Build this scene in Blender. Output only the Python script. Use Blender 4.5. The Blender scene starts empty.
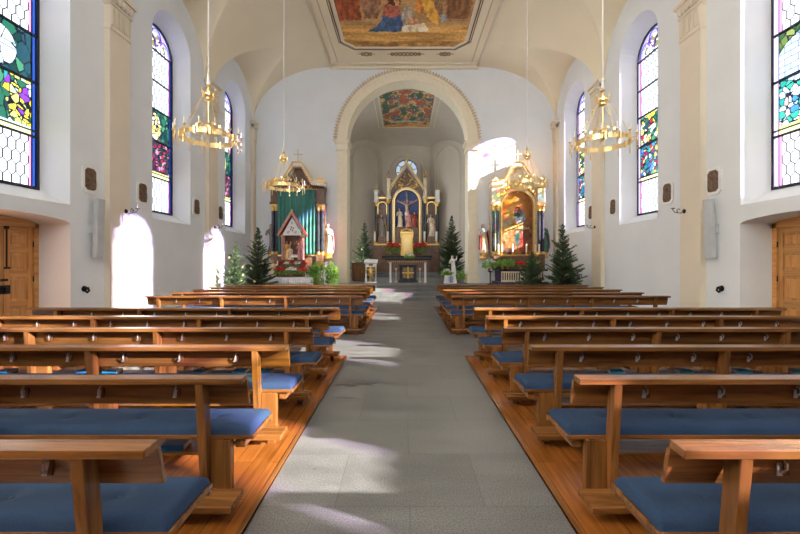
import bpy, math, random
from mathutils import Vector, Matrix, noise
from mathutils.geometry import tessellate_polygon
PI = math.pi
sc = bpy.context.scene
col = sc.collection
random.seed(7)

# ------------------------------------------------------------------ camera, sky, sun, exposure
F_PX, CAM_H = 370.0, 1.70
VPX, VPY = 404.0, 260.5                      # where the aisle's parallels meet in the photograph
cam_d = bpy.data.cameras.new('camera'); cam = bpy.data.objects.new('camera', cam_d); col.objects.link(cam)
cam_d.sensor_fit = 'HORIZONTAL'; cam_d.sensor_width = 36.0
cam_d.lens = F_PX / 800 * 36
cam_d.shift_x = -(VPX - 400) / 800; cam_d.shift_y = -(267 - VPY) / 800
cam_d.clip_start = 0.05; cam_d.clip_end = 200
cam.location = (0, 0, CAM_H); cam.rotation_euler = (PI/2, 0, 0)
sc.camera = cam

world = bpy.data.worlds.new('sky'); sc.world = world; world.use_nodes = True
bg = world.node_tree.nodes['Background']
bg.inputs['Color'].default_value = (0.88, 0.94, 1.0, 1); bg.inputs['Strength'].default_value = 4.6

sun_d = bpy.data.lights.new('sun', 'SUN'); sun = bpy.data.objects.new('sun', sun_d); col.objects.link(sun)
sun_d.energy = 60.0; sun_d.angle = math.radians(0.8); sun_d.color = (1.0, 0.93, 0.82)
SUN_DIR = Vector((-1.0, 0.47, -0.405)).normalized()
sun.rotation_euler = SUN_DIR.to_track_quat('-Z', 'Y').to_euler(); sun.location = (20, -8, 12)

sc.view_settings.view_transform = 'Standard'; sc.view_settings.look = 'None'
sc.view_settings.gamma = 1.0; sc.view_settings.use_curve_mapping = False
sc.view_settings.exposure = 0.42

# ------------------------------------------------------------------ materials
def srgb(r, g, b):
    f = lambda c: (c/255/12.92) if c/255 <= 0.04045 else ((c/255+0.055)/1.055)**2.4
    return (f(r), f(g), f(b), 1)
def new_mat(name):
    m = bpy.data.materials.new(name); m.use_nodes = True
    nt = m.node_tree; b = nt.nodes['Principled BSDF']
    return m, nt, b
def N(nt, t, **kw):
    n = nt.nodes.new(t)
    for k, v in kw.items(): setattr(n, k, v)
    return n
def coords(nt, scale=(1,1,1), kind='Object', rot=(0,0,0)):
    tc = N(nt, 'ShaderNodeTexCoord'); mp = N(nt, 'ShaderNodeMapping')
    nt.links.new(tc.outputs[kind], mp.inputs[0]); mp.inputs['Scale'].default_value = scale; mp.inputs['Rotation'].default_value = rot
    return mp.outputs[0]
def ramp(nt, fac, stops, interp='LINEAR'):
    r = N(nt, 'ShaderNodeValToRGB'); r.color_ramp.interpolation = interp
    e = r.color_ramp.elements
    e[0].position, e[0].color = stops[0]; e[1].position, e[1].color = stops[-1]
    for p, c in stops[1:-1]:
        x = e.new(p); x.color = c
    nt.links.new(fac, r.inputs[0]); return r.outputs[0]
def mixc(nt, a, b, fac, mode='MIX'):
    m = N(nt, 'ShaderNodeMix', data_type='RGBA', blend_type=mode)
    for s, v in ((m.inputs[0], fac), (m.inputs[6], a), (m.inputs[7], b)):
        if hasattr(v, 'links'): nt.links.new(v, s)
        else: s.default_value = v
    return m.outputs[2]
def bump(nt, b, h, strength=0.2, dist=0.01):
    n = N(nt, 'ShaderNodeBump'); n.inputs['Strength'].default_value = strength; n.inputs['Distance'].default_value = dist
    nt.links.new(h, n.inputs['Height']); nt.links.new(n.outputs[0], b.inputs['Normal'])
def plain(name, c, rough=0.6, metal=0.0, vary=0.06, scale=6.0, bmp=0.0, sheen=0.0):
    m, nt, b = new_mat(name)
    nz = N(nt, 'ShaderNodeTexNoise'); nz.inputs['Scale'].default_value = scale; nz.inputs['Detail'].default_value = 4
    nt.links.new(coords(nt), nz.inputs['Vector'])
    lo = tuple(x*(1-vary) for x in c[:3])+(1,); hi = tuple(min(1, x*(1+vary)) for x in c[:3])+(1,)
    nt.links.new(ramp(nt, nz.outputs[0], [(0.3, lo), (0.7, hi)]), b.inputs['Base Color'])
    b.inputs['Roughness'].default_value = rough; b.inputs['Metallic'].default_value = metal
    if bmp: bump(nt, b, nz.outputs[0], bmp)
    if sheen: b.inputs['Sheen Weight'].default_value = sheen
    return m
def wood(name, dark, light, axis=0, rough=0.26, rings=14.0):
    m, nt, b = new_mat(name)
    s = [rings]*3; s[axis] = 0.9
    tc = N(nt, 'ShaderNodeTexCoord'); oi = N(nt, 'ShaderNodeObjectInfo')
    ad = N(nt, 'ShaderNodeVectorMath', operation='MULTIPLY_ADD'); ad.inputs[1].default_value = (1,1,1)
    nt.links.new(tc.outputs['Object'], ad.inputs[0])
    sc_ = N(nt, 'ShaderNodeVectorMath', operation='SCALE'); sc_.inputs[0].default_value = (13.1, 7.7, 5.3); nt.links.new(oi.outputs['Random'], sc_.inputs['Scale'])
    nt.links.new(sc_.outputs[0], ad.inputs[2])
    mp = N(nt, 'ShaderNodeMapping'); mp.inputs['Scale'].default_value = s; nt.links.new(ad.outputs[0], mp.inputs[0])
    nz = N(nt, 'ShaderNodeTexNoise'); nz.inputs['Scale'].default_value = 1.0; nz.inputs['Detail'].default_value = 6; nz.inputs['Roughness'].default_value = 0.62
    nz.inputs['Distortion'].default_value = 0.8
    nt.links.new(mp.outputs[0], nz.inputs['Vector'])
    c = ramp(nt, nz.outputs[0], [(0.28, dark), (0.5, tuple((a+d)/2 for a, d in zip(dark, light))), (0.72, light)])
    tone = ramp(nt, oi.outputs['Random'], [(0, (0.82,0.82,0.82,1)), (1, (1.12,1.08,1.05,1))])
    nt.links.new(mixc(nt, c, tone, 1.0, 'MULTIPLY'), b.inputs['Base Color'])
    b.inputs['Roughness'].default_value = rough; b.inputs['Coat Weight'].default_value = 0.3; b.inputs['Coat Roughness'].default_value = 0.15
    bump(nt, b, nz.outputs[0], 0.12, 0.004)
    return m

M = {}
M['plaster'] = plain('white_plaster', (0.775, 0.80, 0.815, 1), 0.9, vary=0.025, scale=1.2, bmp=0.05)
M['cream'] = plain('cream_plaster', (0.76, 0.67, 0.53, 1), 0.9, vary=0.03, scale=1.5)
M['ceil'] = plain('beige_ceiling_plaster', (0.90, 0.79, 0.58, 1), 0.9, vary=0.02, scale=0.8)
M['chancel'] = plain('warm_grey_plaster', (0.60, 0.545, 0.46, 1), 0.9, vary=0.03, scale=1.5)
M['ivory'] = plain('ivory_stucco', (0.84, 0.76, 0.58, 1), 0.7, vary=0.04)
M['line'] = plain('brown_painted_line', (0.16, 0.09, 0.05, 1), 0.7)
M['scrollbrown'] = plain('brown_scroll_paint', (0.34, 0.24, 0.15, 1), 0.8)
M['ochre'] = plain('ochre_stucco_ornament', (0.66, 0.54, 0.36, 1), 0.8)
WD, WL = srgb(78, 48, 22), srgb(148, 98, 50)
M['wood_x'] = wood('pew_wood_along_x', WD, WL, 0)
M['wood_z'] = wood('pew_wood_along_z', WD, WL, 2)
M['wood_y'] = wood('pew_wood_along_y', WD, WL, 1)
M['door'] = wood('pine_door', srgb(176, 112, 52), srgb(224, 168, 98), 2, 0.45)
M['door_h'] = wood('pine_door_rail', srgb(176, 112, 52), srgb(224, 168, 98), 1, 0.45)
M['darkwood'] = wood('dark_wood', srgb(60, 34, 18), srgb(110, 66, 34), 2)
M['gold'] = plain('gilding', (0.85, 0.58, 0.20, 1), 0.32, 0.9, vary=0.15, scale=20)
M['brass'] = plain('polished_brass', (0.90, 0.67, 0.30, 1), 0.28, 1.0, vary=0.08, scale=15)
M['iron'] = plain('black_iron', (0.02, 0.02, 0.022, 1), 0.5, 0.6)
M['steel'] = plain('dull_hook_metal', (0.36, 0.32, 0.28, 1), 0.5, 0.3)
M['lead'] = plain('dark_window_lead', (0.025, 0.028, 0.05, 1), 0.55, 0.3)
M['white'] = plain('white_paint', (0.82, 0.81, 0.78, 1), 0.5)
M['wax'] = plain('candle_wax', (0.86, 0.82, 0.72, 1), 0.5)
M['grey'] = plain('light_grey_enamel', (0.50, 0.52, 0.53, 1), 0.45)
M['bronze'] = plain('brown_bronze_relief', (0.17, 0.10, 0.06, 1), 0.5, 0.25, vary=0.5, scale=14, bmp=0.5)
M['slate'] = plain('blue_black_marble', (0.035, 0.042, 0.058, 1), 0.2, vary=0.5, scale=9)
M['rose'] = plain('rose_marbled_wood', (0.55, 0.28, 0.22, 1), 0.4, vary=0.3, scale=9)
M['brownmarble'] = plain('brown_marbled_wood', (0.17, 0.09, 0.055, 1), 0.35, vary=0.4, scale=9)
M['teal'] = plain('teal_satin', (0.004, 0.15, 0.115, 1), 0.4, vary=0.1, sheen=0.4)
M['flesh'] = plain('painted_flesh', (0.62, 0.38, 0.27, 1), 0.5)
M['hair'] = plain('painted_brown_hair', (0.10, 0.055, 0.03, 1), 0.6)
M['blue'] = plain('painted_blue', (0.03, 0.06, 0.20, 1), 0.5, vary=0.2)
M['red'] = plain('painted_red', (0.40, 0.035, 0.03, 1), 0.5, vary=0.2)
M['robe_cream'] = plain('painted_cream_robe', (0.72, 0.60, 0.42, 1), 0.5, vary=0.2, scale=12)
M['robe_gold'] = plain('gilded_robe', (0.72, 0.42, 0.14, 1), 0.4, 0.5, vary=0.3, scale=15)
M['robe_green'] = plain('painted_green_robe', (0.05, 0.13, 0.09, 1), 0.5, vary=0.3)
M['robe_pink'] = plain('painted_pink_robe', (0.60, 0.25, 0.22, 1), 0.5, vary=0.25, scale=12)
M['stonestat'] = plain('grey_stone', (0.22, 0.20, 0.19, 1), 0.7, vary=0.2)
M['needle'] = plain('spruce_needles', (0.055, 0.10, 0.04, 1), 0.6, vary=0.5, scale=3)
M['needle2'] = plain('fresh_green_leaves', (0.20, 0.42, 0.06, 1), 0.5, vary=0.45, scale=8)
M['bark'] = plain('bark', (0.07, 0.045, 0.03, 1), 0.9)
M['straw'] = plain('pale_straw_stars', (0.75, 0.62, 0.32, 1), 0.5)
M['poin'] = plain('red_petals', (0.75, 0.015, 0.025, 1), 0.5, vary=0.3)
M['whitepetal'] = plain('white_petals', (0.85, 0.84, 0.80, 1), 0.5)
M['pot'] = plain('terracotta', (0.35, 0.14, 0.07, 1), 0.8)
M['page'] = plain('book_pages', (0.80, 0.78, 0.70, 1), 0.8)
M['bookblue'] = plain('blue_book_cover', (0.006, 0.16, 0.42, 1), 0.35, vary=0.1)
M['bookcyan'] = plain('cyan_book_cover', (0.01, 0.28, 0.42, 1), 0.35, vary=0.1)
M['button'] = plain('dark_blue_button', (0.03, 0.04, 0.09, 1), 0.6)
M['cloth'] = plain('white_linen', (0.80, 0.80, 0.82, 1), 0.8)
M['purple'] = plain('dark_violet_cloth', (0.045, 0.035, 0.075, 1), 0.8)

def cushion_mat():
    m, nt, b = new_mat('blue_woven_cushion')
    nz = N(nt, 'ShaderNodeTexNoise'); nz.inputs['Scale'].default_value = 260; nt.links.new(coords(nt), nz.inputs['Vector'])
    n2 = N(nt, 'ShaderNodeTexNoise'); n2.inputs['Scale'].default_value = 3; nt.links.new(coords(nt), n2.inputs['Vector'])
    c = ramp(nt, nz.outputs[0], [(0.3, (0.013, 0.032, 0.074, 1)), (0.7, (0.025, 0.056, 0.120, 1))])
    c = mixc(nt, c, ramp(nt, n2.outputs[0], [(0.3, (0.85,0.85,0.85,1)), (0.7, (1.1,1.1,1.1,1))]), 1.0, 'MULTIPLY')
    nt.links.new(c, b.inputs['Base Color']); b.inputs['Roughness'].default_value = 0.85
    b.inputs['Specular IOR Level'].default_value = 0.3
    bump(nt, b, nz.outputs[0], 0.25, 0.002)
    return m
M['cushion'] = cushion_mat()

def stone_floor():
    m, nt, b = new_mat('grey_granite_slabs')
    br = N(nt, 'ShaderNodeTexBrick'); br.offset = 0.5
    br.inputs['Scale'].default_value = 1.0; br.inputs['Brick Width'].default_value = 1.04; br.inputs['Row Height'].default_value = 0.69
    br.inputs['Mortar Size'].default_value = 0.003; br.inputs['Mortar Smooth'].default_value = 0.2; br.inputs['Bias'].default_value = 0.0
    br.inputs['Color1'].default_value = (0.135, 0.136, 0.133, 1); br.inputs['Color2'].default_value = (0.158, 0.159, 0.155, 1); br.inputs['Mortar'].default_value = (0.085, 0.085, 0.083, 1)
    tc = N(nt, 'ShaderNodeTexCoord'); mp = N(nt, 'ShaderNodeMapping'); mp.inputs['Location'].default_value = (1.0, 0.2, 0)
    nt.links.new(tc.outputs['Object'], mp.inputs[0]); nt.links.new(mp.outputs[0], br.inputs['Vector'])
    nz = N(nt, 'ShaderNodeTexNoise'); nz.inputs['Scale'].default_value = 90; nz.inputs['Detail'].default_value = 5; nt.links.new(tc.outputs['Object'], nz.inputs['Vector'])
    n2 = N(nt, 'ShaderNodeTexNoise'); n2.inputs['Scale'].default_value = 1.6; n2.inputs['Detail'].default_value = 4
    mp2 = N(nt, 'ShaderNodeMapping'); mp2.inputs['Scale'].default_value = (0.6, 2.4, 1); nt.links.new(tc.outputs['Object'], mp2.inputs[0]); nt.links.new(mp2.outputs[0], n2.inputs['Vector'])
    c = mixc(nt, br.outputs['Color'], ramp(nt, nz.outputs[0], [(0.32, (0.55,0.55,0.55,1)), (0.68, (1.45,1.45,1.45,1))]), 1.0, 'MULTIPLY')
    c = mixc(nt, c, ramp(nt, n2.outputs[0], [(0.3, (0.78,0.78,0.78,1)), (0.7, (1.2,1.2,1.2,1))]), 1.0, 'MULTIPLY')
    nt.links.new(c, b.inputs['Base Color'])
    nt.links.new(ramp(nt, n2.outputs[0], [(0.3, (0.27,)*3+(1,)), (0.7, (0.48,)*3+(1,))]), b.inputs['Roughness'])
    bump(nt, b, nz.outputs[0], 0.15, 0.003)
    return m
M['stone'] = stone_floor()
def parquet():
    m, nt, b = new_mat('oiled_plank_floor')
    br = N(nt, 'ShaderNodeTexBrick'); br.offset = 0.37
    br.inputs['Scale'].default_value = 1.0; br.inputs['Brick Width'].default_value = 1.3; br.inputs['Row Height'].default_value = 0.14
    br.inputs['Mortar Size'].default_value = 0.0018
    br.inputs['Color1'].default_value = srgb(120, 70, 26); br.inputs['Color2'].default_value = srgb(150, 90, 38); br.inputs['Mortar'].default_value = srgb(70, 38, 15)
    nt.links.new(coords(nt, rot=(0, 0, PI/2)), br.inputs['Vector'])
    nz = N(nt, 'ShaderNodeTexNoise'); nz.inputs['Scale'].default_value = 1; nz.inputs['Detail'].default_value = 6
    nt.links.new(coords(nt, (30, 2, 1)), nz.inputs['Vector'])
    c = mixc(nt, br.outputs['Color'], ramp(nt, nz.outputs[0], [(0.3, (0.75,0.72,0.7,1)), (0.7, (1.2,1.2,1.2,1))]), 1.0, 'MULTIPLY')
    nt.links.new(c, b.inputs['Base Color']); b.inputs['Roughness'].default_value = 0.24
    return m
M['parquet'] = parquet()

def glass(name, build):
    m = bpy.data.materials.new(name); m.use_nodes = True; nt = m.node_tree; nt.nodes.clear()
    out = N(nt, 'ShaderNodeOutputMaterial'); tr = N(nt, 'ShaderNodeBsdfTransparent'); gl = N(nt, 'ShaderNodeBsdfGlossy'); gl.inputs['Roughness'].default_value = 0.1
    mx = N(nt, 'ShaderNodeMixShader'); mx.inputs[0].default_value = 0.04
    nt.links.new(tr.outputs[0], mx.inputs[1]); nt.links.new(gl.outputs[0], mx.inputs[2]); nt.links.new(mx.outputs[0], out.inputs[0])
    c = build(nt)
    if hasattr(c, 'links'): nt.links.new(c, tr.inputs[0])
    else: tr.inputs[0].default_value = c
    return m
def yz(nt, s=(1,1,1), loc=(0,0,0)):
    # object coordinates (y, z) of a window pane brought into the texture's x, y
    tc = N(nt, 'ShaderNodeTexCoord'); sp = N(nt, 'ShaderNodeSeparateXYZ'); cb = N(nt, 'ShaderNodeCombineXYZ')
    nt.links.new(tc.outputs['Object'], sp.inputs[0]); nt.links.new(sp.outputs[1], cb.inputs[0]); nt.links.new(sp.outputs[2], cb.inputs[1])
    mp = N(nt, 'ShaderNodeMapping'); mp.inputs['Scale'].default_value = s; mp.inputs['Location'].default_value = loc
    nt.links.new(cb.outputs[0], mp.inputs[0]); return mp.outputs[0]
def g_lattice(tint):
    def f(nt):
        br = N(nt, 'ShaderNodeTexBrick'); br.offset = 0.5
        br.inputs['Scale'].default_value = 1; br.inputs['Brick Width'].default_value = 0.30; br.inputs['Row Height'].default_value = 0.145
        br.inputs['Mortar Size'].default_value = 0.011
        br.inputs['Color1'].default_value = tint; br.inputs['Color2'].default_value = tuple(x*0.86 for x in tint[:3])+(1,); br.inputs['Mortar'].default_value = (0.02,0.02,0.04,1)
        v = N(nt, 'ShaderNodeMapping'); v.inputs['Rotation'].default_value = (0,0,PI/2); nt.links.new(yz(nt), v.inputs[0]); nt.links.new(v.outputs[0], br.inputs['Vector'])
        return br.outputs['Color']
    return f
def g_picture(pal, scale=7.0):
    def f(nt):
        v = yz(nt)
        nz = N(nt, 'ShaderNodeTexNoise'); nz.inputs['Scale'].default_value = 1.3; nt.links.new(v, nz.inputs['Vector'])
        vo = N(nt, 'ShaderNodeTexVoronoi'); vo.voronoi_dimensions = '2D'; vo.inputs['Scale'].default_value = scale; nt.links.new(v, vo.inputs['Vector'])
        ve = N(nt, 'ShaderNodeTexVoronoi', feature='DISTANCE_TO_EDGE'); ve.voronoi_dimensions = '2D'; ve.inputs['Scale'].default_value = scale; nt.links.new(v, ve.inputs['Vector'])
        sp = N(nt, 'ShaderNodeSeparateColor'); nt.links.new(vo.outputs['Color'], sp.inputs[0])
        n = len(pal); st = [(i/n, c) for i, c in enumerate(pal)]
        mm = N(nt, 'ShaderNodeMath', operation='ADD'); nt.links.new(sp.outputs[0], mm.inputs[0])
        m3 = N(nt, 'ShaderNodeMath', operation='MULTIPLY_ADD'); nt.links.new(nz.outputs[0], m3.inputs[0]); m3.inputs[1].default_value = 1.6; m3.inputs[2].default_value = -0.8
        nt.links.new(m3.outputs[0], mm.inputs[1])
        fr = N(nt, 'ShaderNodeMath', operation='FRACT'); nt.links.new(mm.outputs[0], fr.inputs[0])
        c = ramp(nt, fr.outputs[0], st, 'CONSTANT')
        e = ramp(nt, ve.outputs['Distance'], [(0.03, (0.0,0.0,0.0,1)), (0.05, (1,1,1,1))])
        return mixc(nt, (0.01,0.012,0.02,1), c, e)
    return f
T = 0.5
M['g_clear1'] = glass('pale_clear_glass', lambda nt: (0.39, 0.40, 0.41, 1))
M['g_dim'] = glass('dim_grey_glass', lambda nt: (0.10, 0.11, 0.12, 1))
M['g_clear'] = glass('leaded_clear_glass', g_lattice((T, T, T*1.04, 1)))
M['g_picA'] = glass('stained_glass_green_and_gold', g_picture([(0.02,0.09,0.05,1), (0.45,0.42,0.04,1), (0.01,0.05,0.06,1), (0.03,0.20,0.14,1), (0.5,0.55,0.5,1), (0.02,0.03,0.09,1), (0.55,0.50,0.10,1), (0.10,0.02,0.08,1)], 7.5))
M['g_picB'] = glass('stained_glass_crimson_blue_and_gold', g_picture([(0.02,0.18,0.15,1), (0.5,0.30,0.05,1), (0.35,0.03,0.05,1), (0.48,0.5,0.55,1), (0.15,0.04,0.30,1), (0.02,0.25,0.12,1), (0.45,0.47,0.5,1), (0.03,0.10,0.35,1)], 9))
M['g_picC'] = glass('stained_glass_dark_green', g_picture([(0.015,0.05,0.04,1), (0.01,0.09,0.06,1), (0.02,0.03,0.05,1), (0.40,0.45,0.42,1), (0.02,0.06,0.05,1), (0.01,0.10,0.05,1)], 5))
M['g_picD'] = glass('stained_glass_pale_blue_and_violet', g_picture([(0.45,0.45,0.5,1), (0.40,0.42,0.5,1), (0.12,0.04,0.22,1), (0.5,0.5,0.6,1), (0.10,0.10,0.03,1), (0.42,0.45,0.6,1)], 6))
M['g_blue'] = glass('blue_border_glass', lambda nt: (0.008, 0.03, 0.15, 1))
M['g_pink'] = glass('pink_border_glass', lambda nt: (0.50, 0.14, 0.30, 1))
M['g_viol'] = glass('violet_glass', lambda nt: (0.16, 0.14, 0.34, 1))
M['g_pale'] = glass('pale_lilac_border_glass', lambda nt: (0.36, 0.30, 0.46, 1))
def _vc(nt):
    n = N(nt, 'ShaderNodeVertexColor'); n.layer_name = 'paint'; return n.outputs[0]
M['g_paint'] = glass('painted_stained_glass', _vc)
M['g_yel'] = glass('yellow_band_glass', lambda nt: (0.55, 0.52, 0.18, 1))

def vcol_mat(name, rough=0.6, k=1.0):
    m, nt, b = new_mat(name)
    a = N(nt, 'ShaderNodeVertexColor'); a.layer_name = 'paint'
    nz = N(nt, 'ShaderNodeTexNoise'); nz.inputs['Scale'].default_value = 8; nz.inputs['Detail'].default_value = 6; nt.links.new(coords(nt), nz.inputs['Vector'])
    nt.links.new(mixc(nt, a.outputs[0], ramp(nt, nz.outputs[0], [(0.3, (0.95*k,)*3+(1,)), (0.7, (1.5*k,)*3+(1,))]), 1.0, 'MULTIPLY'), b.inputs['Base Color'])
    b.inputs['Roughness'].default_value = rough
    return m
M['fresco'] = vcol_mat('fresco_paint', 0.85, 1.2)
M['oil'] = vcol_mat('oil_painting', 0.5, 0.6)

# ------------------------------------------------------------------ mesh helpers
class MB:
    def __init__(s): s.v = []; s.f = []
    def add(s, vs, fs, mat=None):
        o = len(s.v)
        s.v += [tuple(mat @ Vector(p)) if mat else tuple(p) for p in vs]; s.f += [tuple(i+o for i in f) for f in fs]; return s
    def box(s, x0, x1, y0, y1, z0, z1, mat=None):
        vs = [(x,y,z) for x in (x0,x1) for y in (y0,y1) for z in (z0,z1)]
        return s.add(vs, [(0,1,3,2),(4,6,7,5),(0,4,5,1),(2,3,7,6),(0,2,6,4),(1,5,7,3)], mat)
    def prism(s, poly, h0, h1, axis='y', mat=None):
        # polygon in the plane across the axis: 'y' -> (x,z), 'x' -> (y,z), 'z' -> (x,y)
        def P(p, h): return {'y': (p[0],h,p[1]), 'x': (h,p[0],p[1]), 'z': (p[0],p[1],h)}[axis]
        n = len(poly); vs = [P(p,h0) for p in poly] + [P(p,h1) for p in poly]
        fs = [tuple(reversed(range(n))), tuple(range(n,2*n))] + [(i,(i+1)%n,n+(i+1)%n,n+i) for i in range(n)]
        return s.add(vs, fs, mat)
    def lathe(s, prof, n=16, c=(0,0,0), mat=None, sx=1, sy=1):
        vs = []; fs = []
        for r, z in prof:
            for k in range(n):
                a = 2*PI*k/n; vs.append((c[0]+r*math.cos(a)*sx, c[1]+r*math.sin(a)*sy, c[2]+z))
        for i in range(len(prof)-1):
            for k in range(n):
                k2 = (k+1)%n; fs.append((i*n+k, i*n+k2, (i+1)*n+k2, (i+1)*n+k))
        fs.append(tuple(reversed(range(n)))); fs.append(tuple(range((len(prof)-1)*n, len(prof)*n)))
        return s.add(vs, fs, mat)
    def tube(s, pts, r, n=8, mat=None, closed=False):
        pts = [Vector(p) for p in pts]; m = len(pts)
        rs = r if isinstance(r, (list, tuple)) else [r]*m
        vs = []; fs = []; up = None
        for i, p in enumerate(pts):
            if closed: d = pts[(i+1)%m]-pts[i-1]
            else: d = pts[min(i+1,m-1)]-pts[max(i-1,0)]
            d = d.normalized() if d.length > 1e-9 else Vector((0,0,1))
            if up is None: up = Vector((0,0,1)) if abs(d.z) < 0.9 else Vector((1,0,0))
            u = (up - d*up.dot(d)).normalized(); w = d.cross(u); up = u
            for k in range(n):
                a = 2*PI*k/n; vs.append(p + (u*math.cos(a)+w*math.sin(a))*rs[i])
        for i in range(m if closed else m-1):
            j = (i+1)%m
            for k in range(n):
                k2 = (k+1)%n; fs.append((i*n+k, i*n+k2, j*n+k2, j*n+k))
        if not closed:
            fs.append(tuple(reversed(range(n)))); fs.append(tuple(range((m-1)*n, m*n)))
        return s.add(vs, fs, mat)
    def ball(s, c, r, n=10, mat=None):
        if not isinstance(r, (tuple, list)): r = (r,r,r)
        k = max(6, n//2+2); vs = []; fs = []
        prof = [(math.sin(PI*i/k), -math.cos(PI*i/k)) for i in range(k+1)]
        vs.append((c[0],c[1],c[2]-r[2]))
        for q, z in prof[1:-1]:
            for j in range(n):
                a = 2*PI*j/n; vs.append((c[0]+r[0]*q*math.cos(a), c[1]+r[1]*q*math.sin(a), c[2]+r[2]*z))
        vs.append((c[0],c[1],c[2]+r[2])); L = len(vs)-1
        for j in range(n): fs.append((0, 1+(j+1)%n, 1+j)); fs.append((L, L-n+j, L-n+(j+1)%n))
        for i in range(k-2):
            for j in range(n):
                fs.append((1+i*n+j, 1+i*n+(j+1)%n, 1+(i+1)*n+(j+1)%n, 1+(i+1)*n+j))
        return s.add(vs, fs, mat)
    def build(s, name, mat, parent=None, smooth=False, bevel=0.0, remesh=0.0, loc=None):
        me = bpy.data.meshes.new(name); me.from_pydata(s.v, [], s.f); me.validate(); me.update()
        if isinstance(mat, str): mat = M[mat]
        me.materials.append(mat)
        o = bpy.data.objects.new(name, me); col.objects.link(o)
        if smooth:
            for p in me.polygons: p.use_smooth = True
        if remesh:
            r = o.modifiers.new('remesh', 'REMESH'); r.mode = 'VOXEL'; r.voxel_size = remesh; r.use_smooth_shade = True
            c = o.modifiers.new('soften', 'SMOOTH'); c.factor = 0.5; c.iterations = 2
        if bevel:
            b = o.modifiers.new('bevel', 'BEVEL'); b.width = bevel; b.segments = 2; b.limit_method = 'ANGLE'
        if parent is not None: o.parent = parent
        if loc: o.location = loc
        return o
def tag(o, label=None, cat=None, group=None, kind=None):
    if label: o['label'] = label
    if cat: o['category'] = cat
    if group: o['group'] = group
    if kind: o['kind'] = kind
    return o
def empty(name, loc=(0,0,0), rz=0.0):
    o = bpy.data.objects.new(name, None); col.objects.link(o); o.location = loc; o.rotation_euler = (0,0,rz); o.empty_display_size = 0.1
    return o
KIDS = {}
def copy_tree(o, parent=None):
    c = o.copy(); col.objects.link(c); c.parent = parent
    for ch in o.children: copy_tree(ch, c)
    return c
def struct(o): o['kind'] = 'structure'; return o
def rotz(a, loc=(0,0,0)): return Matrix.Translation(loc) @ Matrix.Rotation(a, 4, 'Z')
# ------------------------------------------------------------------ the shell
AX = 0.03                      # the building's axis
HW = 7.40                      # half width of the nave
XL, XR = AX-HW, AX+HW
YB, YW = -4.5, 18.1            # open rear end, wall of the chancel arch
SPR, TOP = 8.33, 11.17         # springing and crown of the coved ceiling
FLAT = 3.60
ARC_R, ARC_Z, ARC_X = 2.96, 7.52, 0.17
CHF = 0.60                     # chancel floor
PITCH = 4.45
WINC = [16.2, 11.8, 7.2, 2.85, -1.0]
DOORC = 6.95

fl = struct(MB().box(XL-1, XR+1, YB, 15.7, -0.2, 0.0).build('floor', 'stone'))
# steps up to the chancel, one mesh of stairs across the nave, and the raised floor
st = MB()
for k in range(4):
    st.box(XL-1, XR+1, 15.7+0.4*k, 28.5, (0.0 if k else -0.2), 0.15*(k+1)) if False else st.box(XL-1, XR+1, 15.7+0.4*k, (15.7+0.4*(k+1)) if k < 3 else 28.6, -0.2, 0.15*(k+1))
struct(st.build('floor_chancel_steps', 'stone', bevel=0.008))

def arch_pts(cy, half, z0, zs, n=20, rise=None):
    rise = half if rise is None else rise
    p = [(cy-half, z0), (cy+half, z0), (cy+half, zs)]
    p += [(cy+half*math.cos(PI*i/n), zs+rise*math.sin(PI*i/n)) for i in range(1, n)]
    p += [(cy-half, zs)]
    return p
def side_wall(name, X, s):
    m = MB()
    outer = [(YB, -0.1), (YW, -0.1), (YW, TOP+0.2), (YB, TOP+0.2)]
    holes, lofts = [], []
    for cy in WINC:
        e = 0.2 if cy < 0 else 0.0
        a = arch_pts(cy, 0.97-e, 2.93, 8.52); b = arch_pts(cy, 0.80-e, 3.22, 8.38)
        holes.append(a); lofts.append((a, b, 0.53))
    a = arch_pts(DOORC, 1.23, -0.05, 2.50, rise=0.14); holes.append(a); lofts.append((a, arch_pts(DOORC, 1.19, -0.05, 2.48, rise=0.14), 0.78))
    loops = [[Vector((p[0], p[1], 0)) for p in l] for l in [outer]+holes]
    flat = [p for l in loops for p in l]
    tri = tessellate_polygon(loops)
    m.add([(X, p.x, p.y) for p in flat], [tuple(t) for t in tri])
    for a, b, d in lofts:
        n = len(a); m.add([(X, p[0], p[1]) for p in a] + [(X+s*d, p[0], p[1]) for p in b], [(i, (i+1)%n, n+(i+1)%n, n+i) for i in range(n)])
    # masonry behind the inner face, with the same openings, so that no light gets round the reveals
    return struct(m.build(name, 'plaster'))
side_wall('wall_left', XL, -1); side_wall('wall_right', XR, 1)

# unseen rear wall: dark below to shade pew backs, open above for sky light
struct(MB().box(XL-0.9, XR+0.9, YB-0.3, YB, -0.2, 7.6).build('wall_rear', 'darkwood'))

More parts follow.
